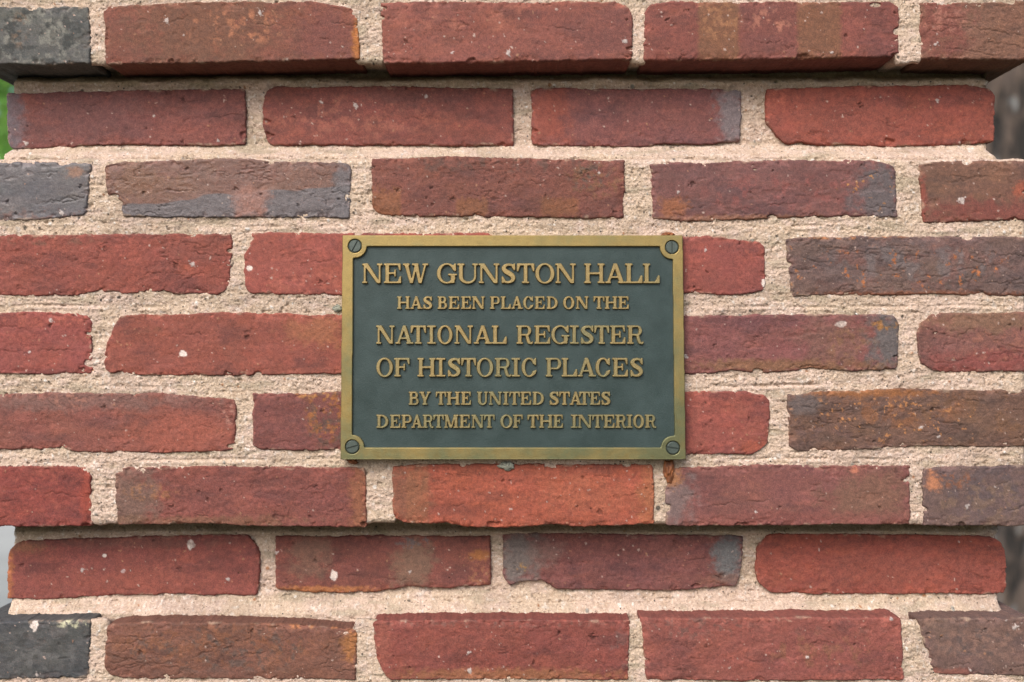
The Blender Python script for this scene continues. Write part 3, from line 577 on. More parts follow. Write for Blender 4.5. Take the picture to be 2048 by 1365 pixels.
    if step < 2:
        rs = np.random.RandomState(seed); npb = int((x1 - x0) * (y1 - y0) / 1700)
        for k in range(npb):
            cx, cy = rs.uniform(x0, x1), rs.uniform(y0, y1); r1 = rs.uniform(1.2, 3.2) * (1.6 if rs.rand() < .12 else 1); r2 = r1 * rs.uniform(.5, 1)
            q = rs.rand(); pc = (62, 62, 58) if q < .34 else (250, 244, 236) if q < .74 else (176, 120, 78) if q < .88 else (150, 150, 142)
            i0 = max(0, int((cx - 8 - x0) / st)); i1 = min(nu, int((cx + 8 - x0) / st) + 1); j0 = max(0, int((cy - 8 - y0) / st)); j1 = min(nv, int((cy + 8 - y0) / st) + 1)
            th = rs.uniform(0, 3.1); xx = X0[j0:j1, i0:i1] - cx; yy = Y0[j0:j1, i0:i1] - cy
            u = (xx * math.cos(th) + yy * math.sin(th)) / r1; v = (yy * math.cos(th) - xx * math.sin(th)) / r2
            m = 1 - sstep(.6, 1.2, u * u + v * v)
            C[j0:j1, i0:i1] += (alb(pc) * (1.5 if q >= .34 else 1.0) - C[j0:j1, i0:i1]) * (m * .85)[..., None]
            dep[j0:j1, i0:i1] += m * (1.0 if q < .2 else -.5)
    # algae on the bed under the upper overhang; weaker dark olive under the lower
    al = np.zeros_like(X)
    if band == 'recess_upper': al = (1 - sstep(142, 176, Y + 8 * fbm(X / 60, Y / 20, sd_ + 25, 3)))
    if band == 'recess_lower': al = (1 - sstep(1058, 1076, Y + 6 * fbm(X / 60, Y / 20, sd_ + 25, 3))) * .8
    C = C + (alb((150, 140, 98)) * (.85 + .3 * sstep(-.3, .3, fbm(xm / 5, ym / 5, sd_ + 26, 3)))[..., None] - C) * (al * .75)[..., None]
    yd = D + dep / 1000.0
    wx, wz = world(X, Y, D)
    V = np.stack([wx, yd, wz], -1)
    idx = np.arange(nu * nv).reshape(nv, nu)
    keep = np.ones((nv - 1, nu - 1), bool)
    for b in BR:      # leave out what lies well inside a brick
        if b['band'] != band: continue
        m = 15
        xa = b['xl'][:, 1].max() + m + max(b['r'][0], b['r'][3]) * .4; xb = b['xr'][:, 1].min() - m - max(b['r'][1], b['r'][2]) * .4
        ya = b['top'][:, 1].max() + m; yb = b['bot'][:, 1].min() - m
        keep &= ~((X0[:-1, :-1] > xa) & (X0[1:, 1:] < xb) & (Y0[:-1, :-1] > ya) & (Y0[1:, 1:] < yb))
    F = np.stack([idx[:-1, :-1], idx[1:, :-1], idx[1:, 1:], idx[:-1, 1:]], -1)[keep]
    ring = np.concatenate([idx[0, :], idx[1:, -1], idx[-1, -2::-1], idx[-2:0:-1, 0]])
    Vs = [V.reshape(-1, 3)]; Cs = [C.reshape(-1, 3)]; Fs = [F]; prev = ring; base = nu * nv
    rv = V.reshape(-1, 3)[ring]; rc = C.reshape(-1, 3)[ring]
    for dp in (10, 16, 24, 34, 46, 60, 520):
        n = len(ring); v2 = rv.copy(); v2[:, 1] = D + dp / 1000.0
        per = np.arange(n) * 1.0
        if tuck:
            on = (Y0.reshape(-1)[ring] >= y1 - .01) if side > 0 else (Y0.reshape(-1)[ring] <= y0 + .01)
            v2[:, 2] += np.where(on, side * min(dp / 24.0, 1) * 13 * S, 0)
        if dp < 500:
            v2[:, 0] += .0009 * fbm(per / 8, per * 0 + dp, sd_ + 30, 3); v2[:, 2] += .0007 * fbm(per / 8, per * 0 + dp, sd_ + 31, 3)
        ids = np.arange(base, base + n); base += n; nx = np.roll(np.arange(n), -1)
        Vs.append(v2); Cs.append(rc); Fs.append(np.stack([prev, prev[nx], ids[nx], ids], -1)); prev = ids
    return mesh_np('mortar', np.concatenate(Vs), np.concatenate(Fs), M_MORTAR, par, np.concatenate(Cs), True)

def slope_up(X, Y):    # weathered fillet above the ledge; bed sunk under the overhang to deepen its shade
    return 15 * (1 - sstep(140, 163, Y + 6 * fbm(X / 50, Y * 0, 71, 3))) - 16 * sstep(294, 320, Y) + 3 * sstep(165, 180, Y) * (1 - sstep(285, 296, Y))
def slope_lo(X, Y):  # same for the lower recess, bed sunk less, to darken the joint
    return 9 * (1 - sstep(1050, 1068, Y + 4 * fbm(X / 50, Y * 0, 72, 3))) - 12 * sstep(1196, 1226, Y) + 2.0 * sstep(1066, 1074, Y) * (1 - sstep(1180, 1196, Y))
mortar('top', XL + 14, XR - 10, -460, 127, 0.0, 301, parts['top'], tuck=(1, 5, 22))
mortar('recess_upper', 22, 1981, 96, 345, REC, 302, parts['recess_upper'], rag=9, slope=slope_up)
mortar('middle', XL + 8, XR - 8, 317, 1050, 0.0, 303, parts['middle'], tuck=(1, 934, 18))
mortar('recess_lower', 22, 2000, 1010, 1262, REC, 304, parts['recess_lower'], rag=7, slope=slope_lo)
mortar('base', XL + 8, XR - 8, 1240, 1420, 0.0, 305, parts['base'], tuck=(-1, 1243, 20))
mortar('base', XL + 8, XR - 8, 1421, 3826, 0.0, 306, parts['base'], step=6.0)

# ---------------------------------------------------------------- raised lettering and frame: mask -> contour -> bevelled mesh
def blur(Mk, sig):
    n = int(sig * 3) + 1; k = np.exp(-np.arange(-n, n + 1) ** 2 / (2 * sig * sig)); k /= k.sum()
    A = np.apply_along_axis(lambda r: np.convolve(r, k, 'same'), 0, Mk)
    return np.apply_along_axis(lambda r: np.convolve(r, k, 'same'), 1, A)

def contours(F, iso=0.5):
    """closed loops (x, y) with the filled side on the left in a y-up frame"""
    F = np.pad(F, 1); h, w_ = F.shape; B = F > iso
    code = B[:-1, :-1] * 1 + B[:-1, 1:] * 2 + B[1:, 1:] * 4 + B[1:, :-1] * 8
    ys, xs = np.nonzero((code > 0) & (code < 15))
    def pt(e):
        kind, i, j = e
        if kind == 0: a, b2 = F[i, j], F[i, j + 1]; return (j + (iso - a) / (b2 - a) - 1, i - 1)
        a, b2 = F[i, j], F[i + 1, j]; return (j - 1, i + (iso - a) / (b2 - a) - 1)
    T = {1: [('L', 'B')], 2: [('B', 'R')], 4: [('R', 'T')], 8: [('T', 'L')], 3: [('L', 'R')], 6: [('B', 'T')], 12: [('R', 'L')], 9: [('T', 'B')],
         14: [('B', 'L')], 13: [('R', 'B')], 11: [('T', 'R')], 7: [('L', 'T')], 5: [('L', 'B'), ('R', 'T')], 10: [('B', 'R'), ('T', 'L')]}
    nxt = {}
    for i, j in zip(ys.tolist(), xs.tolist()):
        E = {'B': (0, i, j), 'T': (0, i + 1, j), 'L': (1, i, j), 'R': (1, i, j + 1)}
        for a, b2 in T[int(code[i, j])]: nxt[E[b2]] = E[a]
    loops = []
    while nxt:
        s0 = next(iter(nxt)); lp = []; e = s0
        while e in nxt:
            lp.append(pt(e)); e = nxt.pop(e)
        if len(lp) > 5: loops.append(np.array(lp))
    return loops

def area(p): return 0.5 * np.sum(p[:, 0] * np.roll(p[:, 1], -1) - np.roll(p[:, 0], -1) * p[:, 1])

def relief(loops, cham, draft, hgt, zfn):
    """loops: list of arrays (u right, v up) in metres. Returns verts (u, height, v) and faces; hgt above the base."""
    if sum(area(l) for l in loops) < 0: loops = [l[::-1] for l in loops]
    V, F, tops = [], [], []
    for lp in loops:
        t = np.roll(lp, -1, 0) - np.roll(lp, 1, 0); t /= np.linalg.norm(t, axis=1)[:, None] + 1e-12
        nrm = np.stack([t[:, 1], -t[:, 0]], 1)        # outward
        n = len(lp); b0 = len(V)
        rings = ((lp + nrm * draft, 0.0), (lp, hgt - cham), (lp - nrm * cham * .35, hgt - cham * .3), (lp - nrm * cham, hgt))
        for q, z in rings:
            for u, v in q: V.append((u, z, v))
        for k in range(3):
            for i in range(n):
                j = (i + 1) % n; F.append((b0 + k * n + i, b0 + k * n + j, b0 + (k + 1) * n + j, b0 + (k + 1) * n + i))
        tops.append((lp - nrm * cham, b0 + 3 * n))
    nside = len(F)
    outs = [(l, b) for l, b in tops if area(l) > 0]; holes = [(l, b) for l, b in tops if area(l) <= 0]
    for l, b in outs:
        mn, mx = l.min(0), l.max(0)
        grp = [(l, b)] + [(h2, hb) for h2, hb in holes if (h2.min(0) > mn).all() and (h2.max(0) < mx).all()]
        ids = [hb + k for h2, hb in grp for k in range(len(h2))]
        for tri in tessellate_polygon([[Vector((p[0], p[1], 0)) for p in h2] for h2, hb in grp]):
            a, b2, c = [ids[k] for k in tri]
            pa, pb, pc = V[a], V[b2], V[c]
            ar = (pb[0] - pa[0]) * (pc[2] - pa[2]) - (pc[0] - pa[0]) * (pb[2] - pa[2])
            if abs(ar) < 1e-16: continue
            F.append((a, b2, c) if ar > 0 else (a, c, b2))
    return V, F, nside

def relief_mesh(name, V, F, nside, mat, parent, me_cache=None):
    me = bpy.data.meshes.new(name); me.from_pydata(V, [], F); me.update(); me.materials.append(mat)
    me.polygons.foreach_set('use_smooth', [i < nside for i in range(len(me.polygons))])
    return link(name, me, parent)

# plaque frame of reference: origin at the plaque centre, a slight lean (its foot stands out from the wall)
PCX, PCY = 1026.5, 694.5
YF = -0.0085
px_c, pz_c = world(PCX, PCY, YF)
plaque = thing('memorial_plaque', 'rectangular bronze plaque with brass rim and raised lettering, screwed to the brick pillar', 'plaque', (px_c, YF, pz_c))
plaque.rotation_euler = (R(-1.3), 0, 0)
KP = S * (DIST + YF) / DIST
def pl(px, py): return (px - PCX) * KP, (PCY - py) * KP
THK = 0.0105      # overall thickness
RELF = 0.0026     # height of rim and letters above the field

def grid(x0, y0, x1, y1, cell):
    nx = int((x1 - x0) / cell) + 1; ny = int((y1 - y0) / cell) + 1
    return np.meshgrid(x0 + np.arange(nx) * cell, y0 + np.arange(ny) * cell)

# rim with quarter-round corner lobes and four screw holes
fx0, fy0, cell = 670, 458, 0.8
GX, GY = grid(fx0, fy0, 1384, 932, cell)
tt = (GY - 470) / 450.0
outer = (GX > 684 - 2.5 * tt) & (GX < 1366.5 + 4.5 * tt) & (GY > 470) & (GY < 919.5)
inner = (GX > 706 - 1.5 * tt) & (GX < 1346 + 3 * tt) & (GY > 492.5) & (GY < 895)
SCR = [(709, 492, 12.2, 62), (1344.7, 494.5, 12.2, 91), (705, 894, 12.6, 16), (1345.6, 896, 12.2, -9)]
for cx, cy, r, a in SCR: inner &= ((GX - cx) ** 2 + (GY - cy) ** 2) > 24.0 ** 2
fm = (outer & ~inner)
for cx, cy, r, a in SCR: fm &= ((GX - cx) ** 2 + (GY - cy) ** 2) > (r + 1.6) ** 2
Fm = blur(fm.astype(float), 1.5)
loops = []
for lp in contours(Fm):
    u, v = pl(fx0 + lp[:, 0] * cell, fy0 + lp[:, 1] * cell); q = np.stack([u, v], 1)
    loops.append(q[::2] if len(q) > 400 else q)
V, F, ns = relief(loops, 0.0007, 0.0, THK, None)
V = [(u, -h + (THK - 0.0), v) for u, h, v in V]
rim = relief_mesh('rim', V, F, ns, M_FRAME, plaque); rim['label'] = 'worn brass rim, greener along its lower edge'

# dark field: a gently uneven cast plate
nx, nz = 220, 150
ux, uz = np.meshgrid(np.linspace(-339, 341, nx), np.linspace(-222, 222, nz))
UX, UZ = ux * KP, uz * KP
fy = RELF - 0.00018 * fbm(ux / 60, uz / 60, 77, 3) - 0.00007 * fbm(ux / 14, uz / 14, 78, 3)
Vg = np.stack([UX, fy, UZ], -1).reshape(-1, 3)
idx = np.arange(nx * nz).reshape(nz, nx)
Fg = np.stack([idx[:-1, :-1], idx[:-1, 1:], idx[1:, 1:], idx[1:, :-1]], -1).reshape(-1, 4)
ring = np.concatenate([idx[0, :], idx[1:, -1], idx[-1, -2::-1], idx[-2:0:-1, 0]])
rv = Vg[ring].copy(); rv[:, 1] = THK - 0.0004
ids = np.arange(len(Vg), len(Vg) + len(ring)); nxr = np.roll(np.arange(len(ring)), -1)
Fg = np.concatenate([Fg, np.stack([ring[nxr], ring, ids, ids[nxr]], -1)])
mesh_np('field', np.concatenate([Vg, rv]), Fg, M_PANEL, plaque)

# slotted screws
for cx, cy, r, ang in SCR:
    me_v, me_f = [], []
    rad = r * KP; sw = 0.085 * rad * 1.3; n = 40
    ca, sa = math.cos(R(ang)), math.sin(R(ang))
    u0, v0 = pl(cx, cy)
    def addp(pts, y):
        b0 = len(me_v)
        for x, z in pts: me_v.append((u0 + x * ca - z * sa, y, v0 + x * sa + z * ca))
        return list(range(b0, b0 + len(pts)))
    for sgn in (1, -1):      # two half moons and the slot between them
        a0 = math.asin(sw / rad)
        arc = [(sgn * math.cos(a) * rad * 1.0, sgn * math.sin(a) * rad) for a in np.linspace(a0, math.pi - a0, 24)]
        arc2 = [(x * .9, sgn * max(sw, abs(z) * .9)) for x, z in arc]
        bot_ = addp(arc, 0.0042); mid = addp(arc, 0.0006); top_ = addp(arc2, 0.00015)
        for A, B in ((bot_, mid), (mid, top_)):
            m_ = len(A)
            for i in range(m_): me_f.append((A[i], A[(i + 1) % m_], B[(i + 1) % m_], B[i]))
        me_f.append(tuple(top_))
    disc = addp([(math.cos(a) * (rad + .8 * KP), math.sin(a) * (rad + .8 * KP)) for a in np.linspace(0, 2 * math.pi, n, endpoint=False)], 0.0016)
    back = addp([(math.cos(a) * (rad + .8 * KP), math.sin(a) * (rad + .8 * KP)) for a in np.linspace(0, 2 * math.pi, n, endpoint=False)], 0.0095)
    me_f.append(tuple(disc))
    for i in range(n): me_f.append((back[i], back[(i + 1) % n], disc[(i + 1) % n], disc[i]))
    so = mesh_py('screw', me_v, me_f, M_SCREW, plaque)

# --- letter shapes: heavy roman capitals with bracketed slab serifs, cap height 1
class G:
    def __init__(s, w_, bold):
        s.w = w_; s.res = 84; s.m = 0.06
        s.X, s.Y = grid(-s.m, -s.m, w_ + s.m, 1 + s.m, 1 / s.res)
        s.M = np.zeros(s.X.shape, bool)
        s.st, s.th, s.sf, s.se = (.215, .125, .095, .085) if bold else (.185, .10, .085, .09)
    def box(s, a, b, c, d): s.M |= (s.X >= a) & (s.X <= c) & (s.Y >= b) & (s.Y <= d)
    def cut(s, a, b, c, d): s.M &= ~((s.X >= a) & (s.X <= c) & (s.Y >= b) & (s.Y <= d))
    def bar(s, x0, x1, t):       # slanted stroke from (x0, 0) to (x1, 1) of horizontal thickness t
        s.M |= s.slant(x0, x1, t)
    def slant(s, x0, x1, t, ya=0., yb=1.):
        xc = x0 + (x1 - x0) * (s.Y - ya) / (yb - ya)
        return (np.abs(s.X - xc) <= t / 2) & (s.Y >= min(ya, yb)) & (s.Y <= max(ya, yb))
    def poly(s, pts):
        ins = np.zeros(s.X.shape, bool); n = len(pts)
        for i in range(n):
            (xa, ya), (xb, yb) = pts[i], pts[(i + 1) % n]
            if ya == yb: continue
            c = ((ya > s.Y) != (yb > s.Y)) & (s.X < (xb - xa) * (s.Y - ya) / (yb - ya) + xa); ins ^= c
        s.M |= ins
    def ell(s, cx, cy, rx, ry): return ((s.X - cx) / rx) ** 2 + ((s.Y - cy) / ry) ** 2 <= 1
    def foot(s, c, t, y, l=None, r=None):     # serif under/over a stem centred at c
        l = s.se if l is None else l; r = s.se if r is None else r
        a, b = c - t / 2 - l, c + t / 2 + r
        if y == 0: s.box(a, 0, b, s.sf)
        else: s.box(a, 1 - s.sf, b, 1)
    def stem(s, c, t, top=True, bot=True):
        s.box(c - t / 2, 0, c + t / 2, 1)
        if top: s.foot(c, t, 1)
        if bot: s.foot(c, t, 0)

def glyph(ch, w_, bold):
    k = G(w_, bold); st, th, sf, se = k.st, k.th, k.sf, k.se; W = w_
    if W < .62: st *= .92; se *= .75; k.se = se
    if ch == 'I': k.stem(W / 2, st * 1.02); k.box(0, 0, W, sf); k.box(0, 1 - sf, W, 1)
    elif ch == 'H':
        k.se = se * .9; k.stem(se + st / 2, st); k.stem(W - se - st / 2, st); k.box(se, .46, W - se, .46 + th * .95)
    elif ch in 'EF':
        k.stem(se + st / 2, st); k.box(0, 1 - sf * 1.05, W * .97, 1)
        k.poly([(W * .97, 1), (W * .97, .66), (W * .90, .66), (W * .80, 1 - sf)])
        k.box(se, .47, W * .64, .47 + th * .85); k.box(W * .60, .34, W * .69, .69)
        if ch == 'E': k.box(0, 0, W, sf * 1.05); k.poly([(W, 0), (W, .36), (W * .93, .36), (W * .80, sf)])
    elif ch == 'L':
        k.stem(se + st / 2, st); k.box(0, 0, W, sf * 1.05); k.poly([(W, 0), (W, .40), (W * .92, .40), (W * .74, sf)])
    elif ch == 'T':
        k.stem(W / 2, st, top=False); k.box(W * .02, 1 - sf * 1.05, W * .98, 1)
        k.poly([(0, 1), (0, .60), (W * .085, .60), (W * .2, 1 - sf)]); k.poly([(W, 1), (W, .60), (W * .915, .60), (W * .8, 1 - sf)])
    elif ch == 'N':
        a, b = se + th / 2, W - se - th / 2
        k.stem(a, th, top=False); k.stem(b, th, bot=False); k.box(0, 1 - sf, a + .1, 1)
        k.poly([(se * .6, 1), (se * .6 + st * 1.35, 1), (b + th / 2, 0), (b + th / 2 - st * 1.0, 0)])
    elif ch == 'M':
        a, b = se + th / 2, W - se - st / 2
        k.stem(a, th, top=False); k.stem(b, st); k.box(0, 1 - sf, a + .1, 1)
        k.poly([(se * .5, 1), (se * .5 + st * 1.2, 1), (W * .5 + .04, .02), (W * .5 - .12, .02)])
        k.poly([(b, 1), (b - th * 1.1, 1), (W * .5 - .06, .02), (W * .5 + .05, .02)])
    elif ch == 'A':
        k.poly([(se, 0), (se + th * 1.15, 0), (W * .52, .86), (W * .46, 1), (W * .42, 1)])
        k.poly([(W - se, 0), (W - se - st * 1.18, 0), (W * .40, 1), (W * .58, 1)])
        k.box(W * .26, .27, W * .72, .27 + th * .85); k.box(0, 0, se * 2 + th * 1.1, sf); k.box(W - se * 2 - st * 1.15, 0, W, sf)
    elif ch == 'W':
        s2 = st * 1.1; t2 = th * 1.1
        k.poly([(se * .8, 1), (se * .8 + s2, 1), (W * .36 + .04, 0), (W * .36 - .1, 0)]); k.poly([(W * .5 - t2 * .2, 1), (W * .5 + t2 * .8, 1), (W * .36 + .05, 0), (W * .36 - .05, 0)])
        k.poly([(W * .44, 1), (W * .44 + s2, 1), (W * .70 + .04, 0), (W * .70 - .1, 0)]); k.poly([(W - se - t2 * .9, 1), (W - se, 1), (W * .70 + .05, 0), (W * .70 - .05, 0)])
        k.box(0, 1 - sf, se * 1.7 + s2, 1); k.box(W * .36, 1 - sf, W * .62, 1); k.box(W - se * 2 - t2, 1 - sf, W, 1)
    elif ch == 'Y':
        k.box(W / 2 - st / 2, 0, W / 2 + st / 2, .45); k.foot(W / 2, st, 0)
        k.poly([(se * .8, 1), (se * .8 + st * 1.15, 1), (W / 2 + st / 2, .42), (W / 2 - st / 2, .36)]); k.poly([(W - se * .8, 1), (W - se * .8 - th * 1.15, 1), (W / 2 - st * .1, .42), (W / 2 + st / 2, .36)])
        k.box(0, 1 - sf, se * 1.6 + st * 1.15, 1); k.box(W - se * 1.8 - th * 1.1, 1 - sf, W, 1)
    elif ch == 'U':
        a, b = se + st / 2, W - se - th / 2
        o = k.ell((a + b - st / 2 + th / 2) / 2, .33, (b - a + st / 2 + th / 2) / 2, .35); i = k.ell((a + b + st / 2 - th / 2) / 2, .36, (b - a - st / 2 - th / 2) / 2, .36 - th * .85)
        k.M |= o & ~i & (k.Y < .35); k.box(a - st / 2, .33, a + st / 2, 1); k.box(b - th / 2, .33, b + th / 2, 1); k.foot(a, st, 1); k.foot(b, th, 1)
    elif ch in 'OCG':
        rx = W / 2
        o = k.ell(rx, .5, rx, .52); i = k.ell(rx, .5, rx - st * .98, .52 - th * .8)
        k.M |= o & ~i
        if ch in 'CG':
            k.cut(W * .70, .30 if ch == 'C' else .34, W + .1, .68)
            k.poly([(W * .96, 1), (W * .96, .62), (W * .86, .62), (W * .76, .82), (W * .84, .93), (W * .88, 1)])
            if ch == 'C': k.poly([(W * .74, .22), (W * .93, .36), (W, .34), (W * .92, .16), (W * .8, .08)])
            else:
                k.box(W * .70, .02, W * .70 + st, .42); k.box(W * .56, .42 - sf * .3, W, .42 + sf * .7); k.M &= ~((k.X > W * .92) & (k.Y < .36))
    elif ch == 'D':
        k.stem(se + st / 2, st); o = k.ell(W * .40, .5, W * .60, .5); i = k.ell(W * .40, .5, W * .60 - st, .5 - th * .85)
        k.M |= o & ~i & (k.X > W * .40); k.box(se, 0, W * .42, th * .85); k.box(se, 1 - th * .85, W * .42, 1); k.box(0, 0, se, sf); k.box(0, 1 - sf, se, 1)
    elif ch in 'PR':
        yb = .40 if ch == 'P' else .46; cy = (1 + yb) / 2; ry = (1 - yb) / 2; xe = W if ch == 'P' else W * .90
        k.stem(se + st / 2, st); cx = xe - ry * .86
        o = k.ell(cx, cy, xe - cx, ry); i = k.ell(cx, cy, xe - cx - st * .9, ry - th * .8)
        k.M |= o & ~i & (k.X > cx); k.box(se, 1 - th * .8, cx + .01, 1); k.box(se, yb, cx + .01, yb + th * .8)
        if ch == 'R':
            k.poly([(W * .50, .50), (W * .72, .48), (W * .84, .12), (W * .94, .07), (W * .985, .17), (W, .14), (W * .985, .02), (W * .90, -.02), (W * .70, .02), (W * .62, .2), (W * .56, .44), (W * .44, .46)])
    elif ch == 'B':
        k.stem(se + st / 2, st)
        for ya, yb, xe in ((.5, 1., W * .92), (0., .55, W)):
            cy = (ya + yb) / 2; ry = (yb - ya) / 2; cx = xe - ry * .95
            o = k.ell(cx, cy, xe - cx, ry); i = k.ell(cx, cy, xe - cx - st * .92, ry - th * .78)
            k.M |= o & ~i & (k.X > cx); k.box(se, yb - th * .78, cx + .01, yb); k.box(se, ya, cx + .01, ya + th * .78)
    elif ch == 'S':
        P = [(.86, .78, .09), (.74, .915, .075), (.5, .945, .075), (.27, .88, .10), (.19, .745, .13), (.32, .61, .15), (.52, .52, .155), (.74, .40, .145), (.82, .25, .125), (.72, .11, .09), (.48, .052, .072), (.26, .09, .075), (.13, .24, .09)]
        Pp = np.array(P); s0 = np.arange(len(P)); q = np.linspace(0, len(P) - 1, 110)
        def cr(v):
            out = []
            for z in q:
                i1 = min(int(z), len(v) - 2); f = z - i1; p0 = v[max(i1 - 1, 0)]; p1 = v[i1]; p2 = v[i1 + 1]; p3 = v[min(i1 + 2, len(v) - 1)]
                out.append(.5 * (2 * p1 + (p2 - p0) * f + (2 * p0 - 5 * p1 + 4 * p2 - p3) * f * f + (3 * p1 - p0 - 3 * p2 + p3) * f ** 3))
            return out
        f_ = .8 if not bold else .92
        for x, y, r in zip(cr(Pp[:, 0]), cr(Pp[:, 1]), cr(Pp[:, 2])): k.M |= k.ell(x * W, y, r * f_, r * f_ * .95)
        k.box(W * .84, .66, W * .95, 1); k.box(W * .05, 0, W * .16, .35)
    f = blur(k.M.astype(float), 1.5)
    return [np.stack([(l[:, 0] / k.res - k.m), (l[:, 1] / k.res - k.m)], 1) for l in contours(f)]

LINES = [
 (527.5, 567, False, [('N', 723.5, 764.3), ('E', 767, 802), ('W', 805, 856.4), ('G', 873.7, 913.6), ('U', 914.5, 955.7), ('N', 957, 998.8), ('S', 1002, 1032), ('T', 1033.7, 1069), ('O', 1071, 1109), ('N', 1111, 1152), ('H', 1168.7, 1210), ('A', 1211, 1252), ('L', 1251, 1285.5), ('L', 1287, 1320)], 'NEW GUNSTON HALL'),
 (593.5, 618.5, True, [('H', 793.6, 819.5), ('A', 820, 845), ('S', 846, 864.5), ('B', 874.8, 894), ('E', 897, 918.5), ('E', 922, 942), ('N', 944, 969.5), ('P', 980, 999.7), ('L', 1001.5, 1021.6), ('A', 1022.5, 1046), ('C', 1046.6, 1067), ('E', 1069.5, 1089.6), ('D', 1093.6, 1115.6), ('O', 1126.8, 1149), ('N', 1152, 1177.5), ('T', 1187.6, 1209.5), ('H', 1210, 1235.5), ('E', 1237, 1258)], 'HAS BEEN PLACED ON THE'),
 (652, 688.5, False, [('N', 752, 789), ('A', 790.5, 826.6), ('T', 821, 852), ('I', 854, 871.5), ('O', 874.8, 905), ('N', 909, 945.6), ('A', 947.5, 984), ('L', 983.5, 1013.4), ('R', 1032.8, 1065.8), ('E', 1068.5, 1100.6), ('G', 1103, 1139), ('I', 1140, 1157.7), ('S', 1161, 1188.5), ('T', 1188.5, 1218.7), ('E', 1220.5, 1251), ('R', 1254.4, 1287.4)], 'NATIONAL REGISTER'),
 (717, 754, False, [('O', 752.8, 785.8), ('F', 788, 820), ('H', 834.8, 871.5), ('I', 872.4, 890.7), ('S', 895, 921.8), ('T', 922.4, 952), ('O', 953.5, 986.5), ('R', 989.6, 1022.6), ('I', 1023, 1040.5), ('C', 1043.4, 1073.5), ('P', 1091.4, 1122.6), ('L', 1123.5, 1154.6), ('A', 1155, 1192), ('C', 1191.5, 1221), ('E', 1225, 1256), ('S', 1260, 1287)], 'OF HISTORIC PLACES'),
 (784.5, 810.5, True, [('B', 817.4, 837.6), ('Y', 838.5, 861.4), ('T', 871.5, 892.5), ('H', 893.4, 920), ('E', 922, 942), ('U', 954, 976), ('N', 977.7, 1004), ('I', 1006, 1017.5), ('T', 1018.5, 1040), ('E', 1041, 1062.5), ('D', 1065, 1088), ('S', 1099, 1118), ('T', 1118.5, 1140), ('A', 1139.5, 1164), ('T', 1158.5, 1180), ('E', 1180, 1200.4), ('S', 1203, 1221)], 'BY THE UNITED STATES'),
 (830.5, 856.5, True, [('D', 753, 777), ('E', 780, 801), ('P', 803, 823.5), ('A', 822.5, 846), ('R', 845.5, 867.5), ('T', 867, 888), ('M', 888.5, 917), ('E', 919, 940), ('N', 943, 968), ('T', 968, 989.6), ('O', 1001, 1025), ('F', 1026, 1046), ('T', 1055, 1077.5), ('H', 1078.6, 1105.5), ('E', 1106.5, 1126), ('I', 1142, 1155), ('N', 1156, 1184), ('T', 1184.5, 1206), ('E', 1207.5, 1229), ('R', 1231, 1253), ('I', 1253.5, 1265), ('O', 1266.5, 1288), ('R', 1290, 1312.5)], 'DEPARTMENT OF THE INTERIOR'),
]
cache = {}
for yt, yb, bold, chars, txt in LINES:
    H = yb - yt
    tl = bpy.data.objects.new('text_line', None); COL.objects.link(tl); tl.parent = plaque; tl.empty_display_size = .01
    tl['label'] = 'raised brass line reading ' + txt
    for ch, a, b in chars:
        wr = round((b - a) / H * 20) / 20
        key = (ch, wr, bold)
        if key not in cache: cache[key] = glyph(ch, wr, bold)
        hk = H * KP; x0, z0 = pl(a, yb); sxk = (b - a) / wr * KP
        lps = [np.stack([l[:, 0] * sxk, l[:, 1] * hk], 1) for l in cache[key]]
        lps = [l[::2] if len(l) > 120 else l for l in lps]
        hgt = 0.0026 if not bold else 0.0021
        V, F, ns = relief(lps, 0.00032, 0.00045, hgt, None)
        V = [(u + x0, RELF + 0.0002 - h * (hgt + .0002) / hgt, v + z0) for u, h, v in V]
        relief_mesh('letter', V, F, ns, M_LETTER, tl)

# ---------------------------------------------------------------- small dabs around the plaque
def lump(name, px, py, rx, ry, depth, mat, label, cat, seed, y0=-0.001):
    n, m_ = 40, 14; V, F = [], []
    x0, z0 = world(px, py, y0)
    for j in range(m_ + 1):
        f = j / m_
        for i in range(n):
            a = 2 * math.pi * i / n
            rr = 1 + .28 * float(vn(np.array([math.cos(a) * 1.6 + 5]), np.array([math.sin(a) * 1.6 + 5]), seed)[0]) + .12 * float(vn(np.array([math.cos(a) * 5]), np.array([math.sin(a) * 5]), seed + 1)[0])
            hh = depth * math.sqrt(max(0, 1 - f * f)) * (1 + .35 * float(vn(np.array([f * 3 * math.cos(a)]), np.array([f * 3 * math.sin(a)]), seed + 2)[0]))
            V.append((math.cos(a) * f * rr * rx * S, -hh, math.sin(a) * f * rr * ry * S))
    for j in range(m_):
        for i in range(n):
            F.append((j * n + i, (j + 1) * n + i, (j + 1) * n + (i + 1) % n, j * n + (i + 1) % n))
    o = mesh_py(name, V, F, mat, None, True); o.location = (x0, y0, z0); o['label'] = label; o['category'] = cat
    return o
M_RUST = simple('rusty sealant', alb((150, 84, 44)), .7, 0, 180, .35, alb((170, 100, 50)), .6, .001)
M_WEB = simple('grey web and dust', alb((178, 178, 160)), .95, 0, 260, .35, None, .8, .002)
lump('sealant_dab', 1338, 945, 11, 26, .004, M_RUST, 'rust-orange dab of sealant on the mortar under the plaque at its right-hand corner', 'sealant', 11, .001)
lump('sealant_dab', 705, 921, 10, 8, .004, M_RUST, 'small rust-brown dab of sealant peeping out below the plaque at its left-hand corner', 'sealant', 12, .001)
lump('sealant_dab', 1335, 470, 13, 5, .004, M_RUST, 'thin orange sliver of sealant along the top edge of the plaque', 'sealant', 13, .001)
lump('web_clump', 1015, 932, 17, 9, .003, M_WEB, 'small grey clump of dusty web hanging under the middle of the plaque', 'web', 14, -.001)
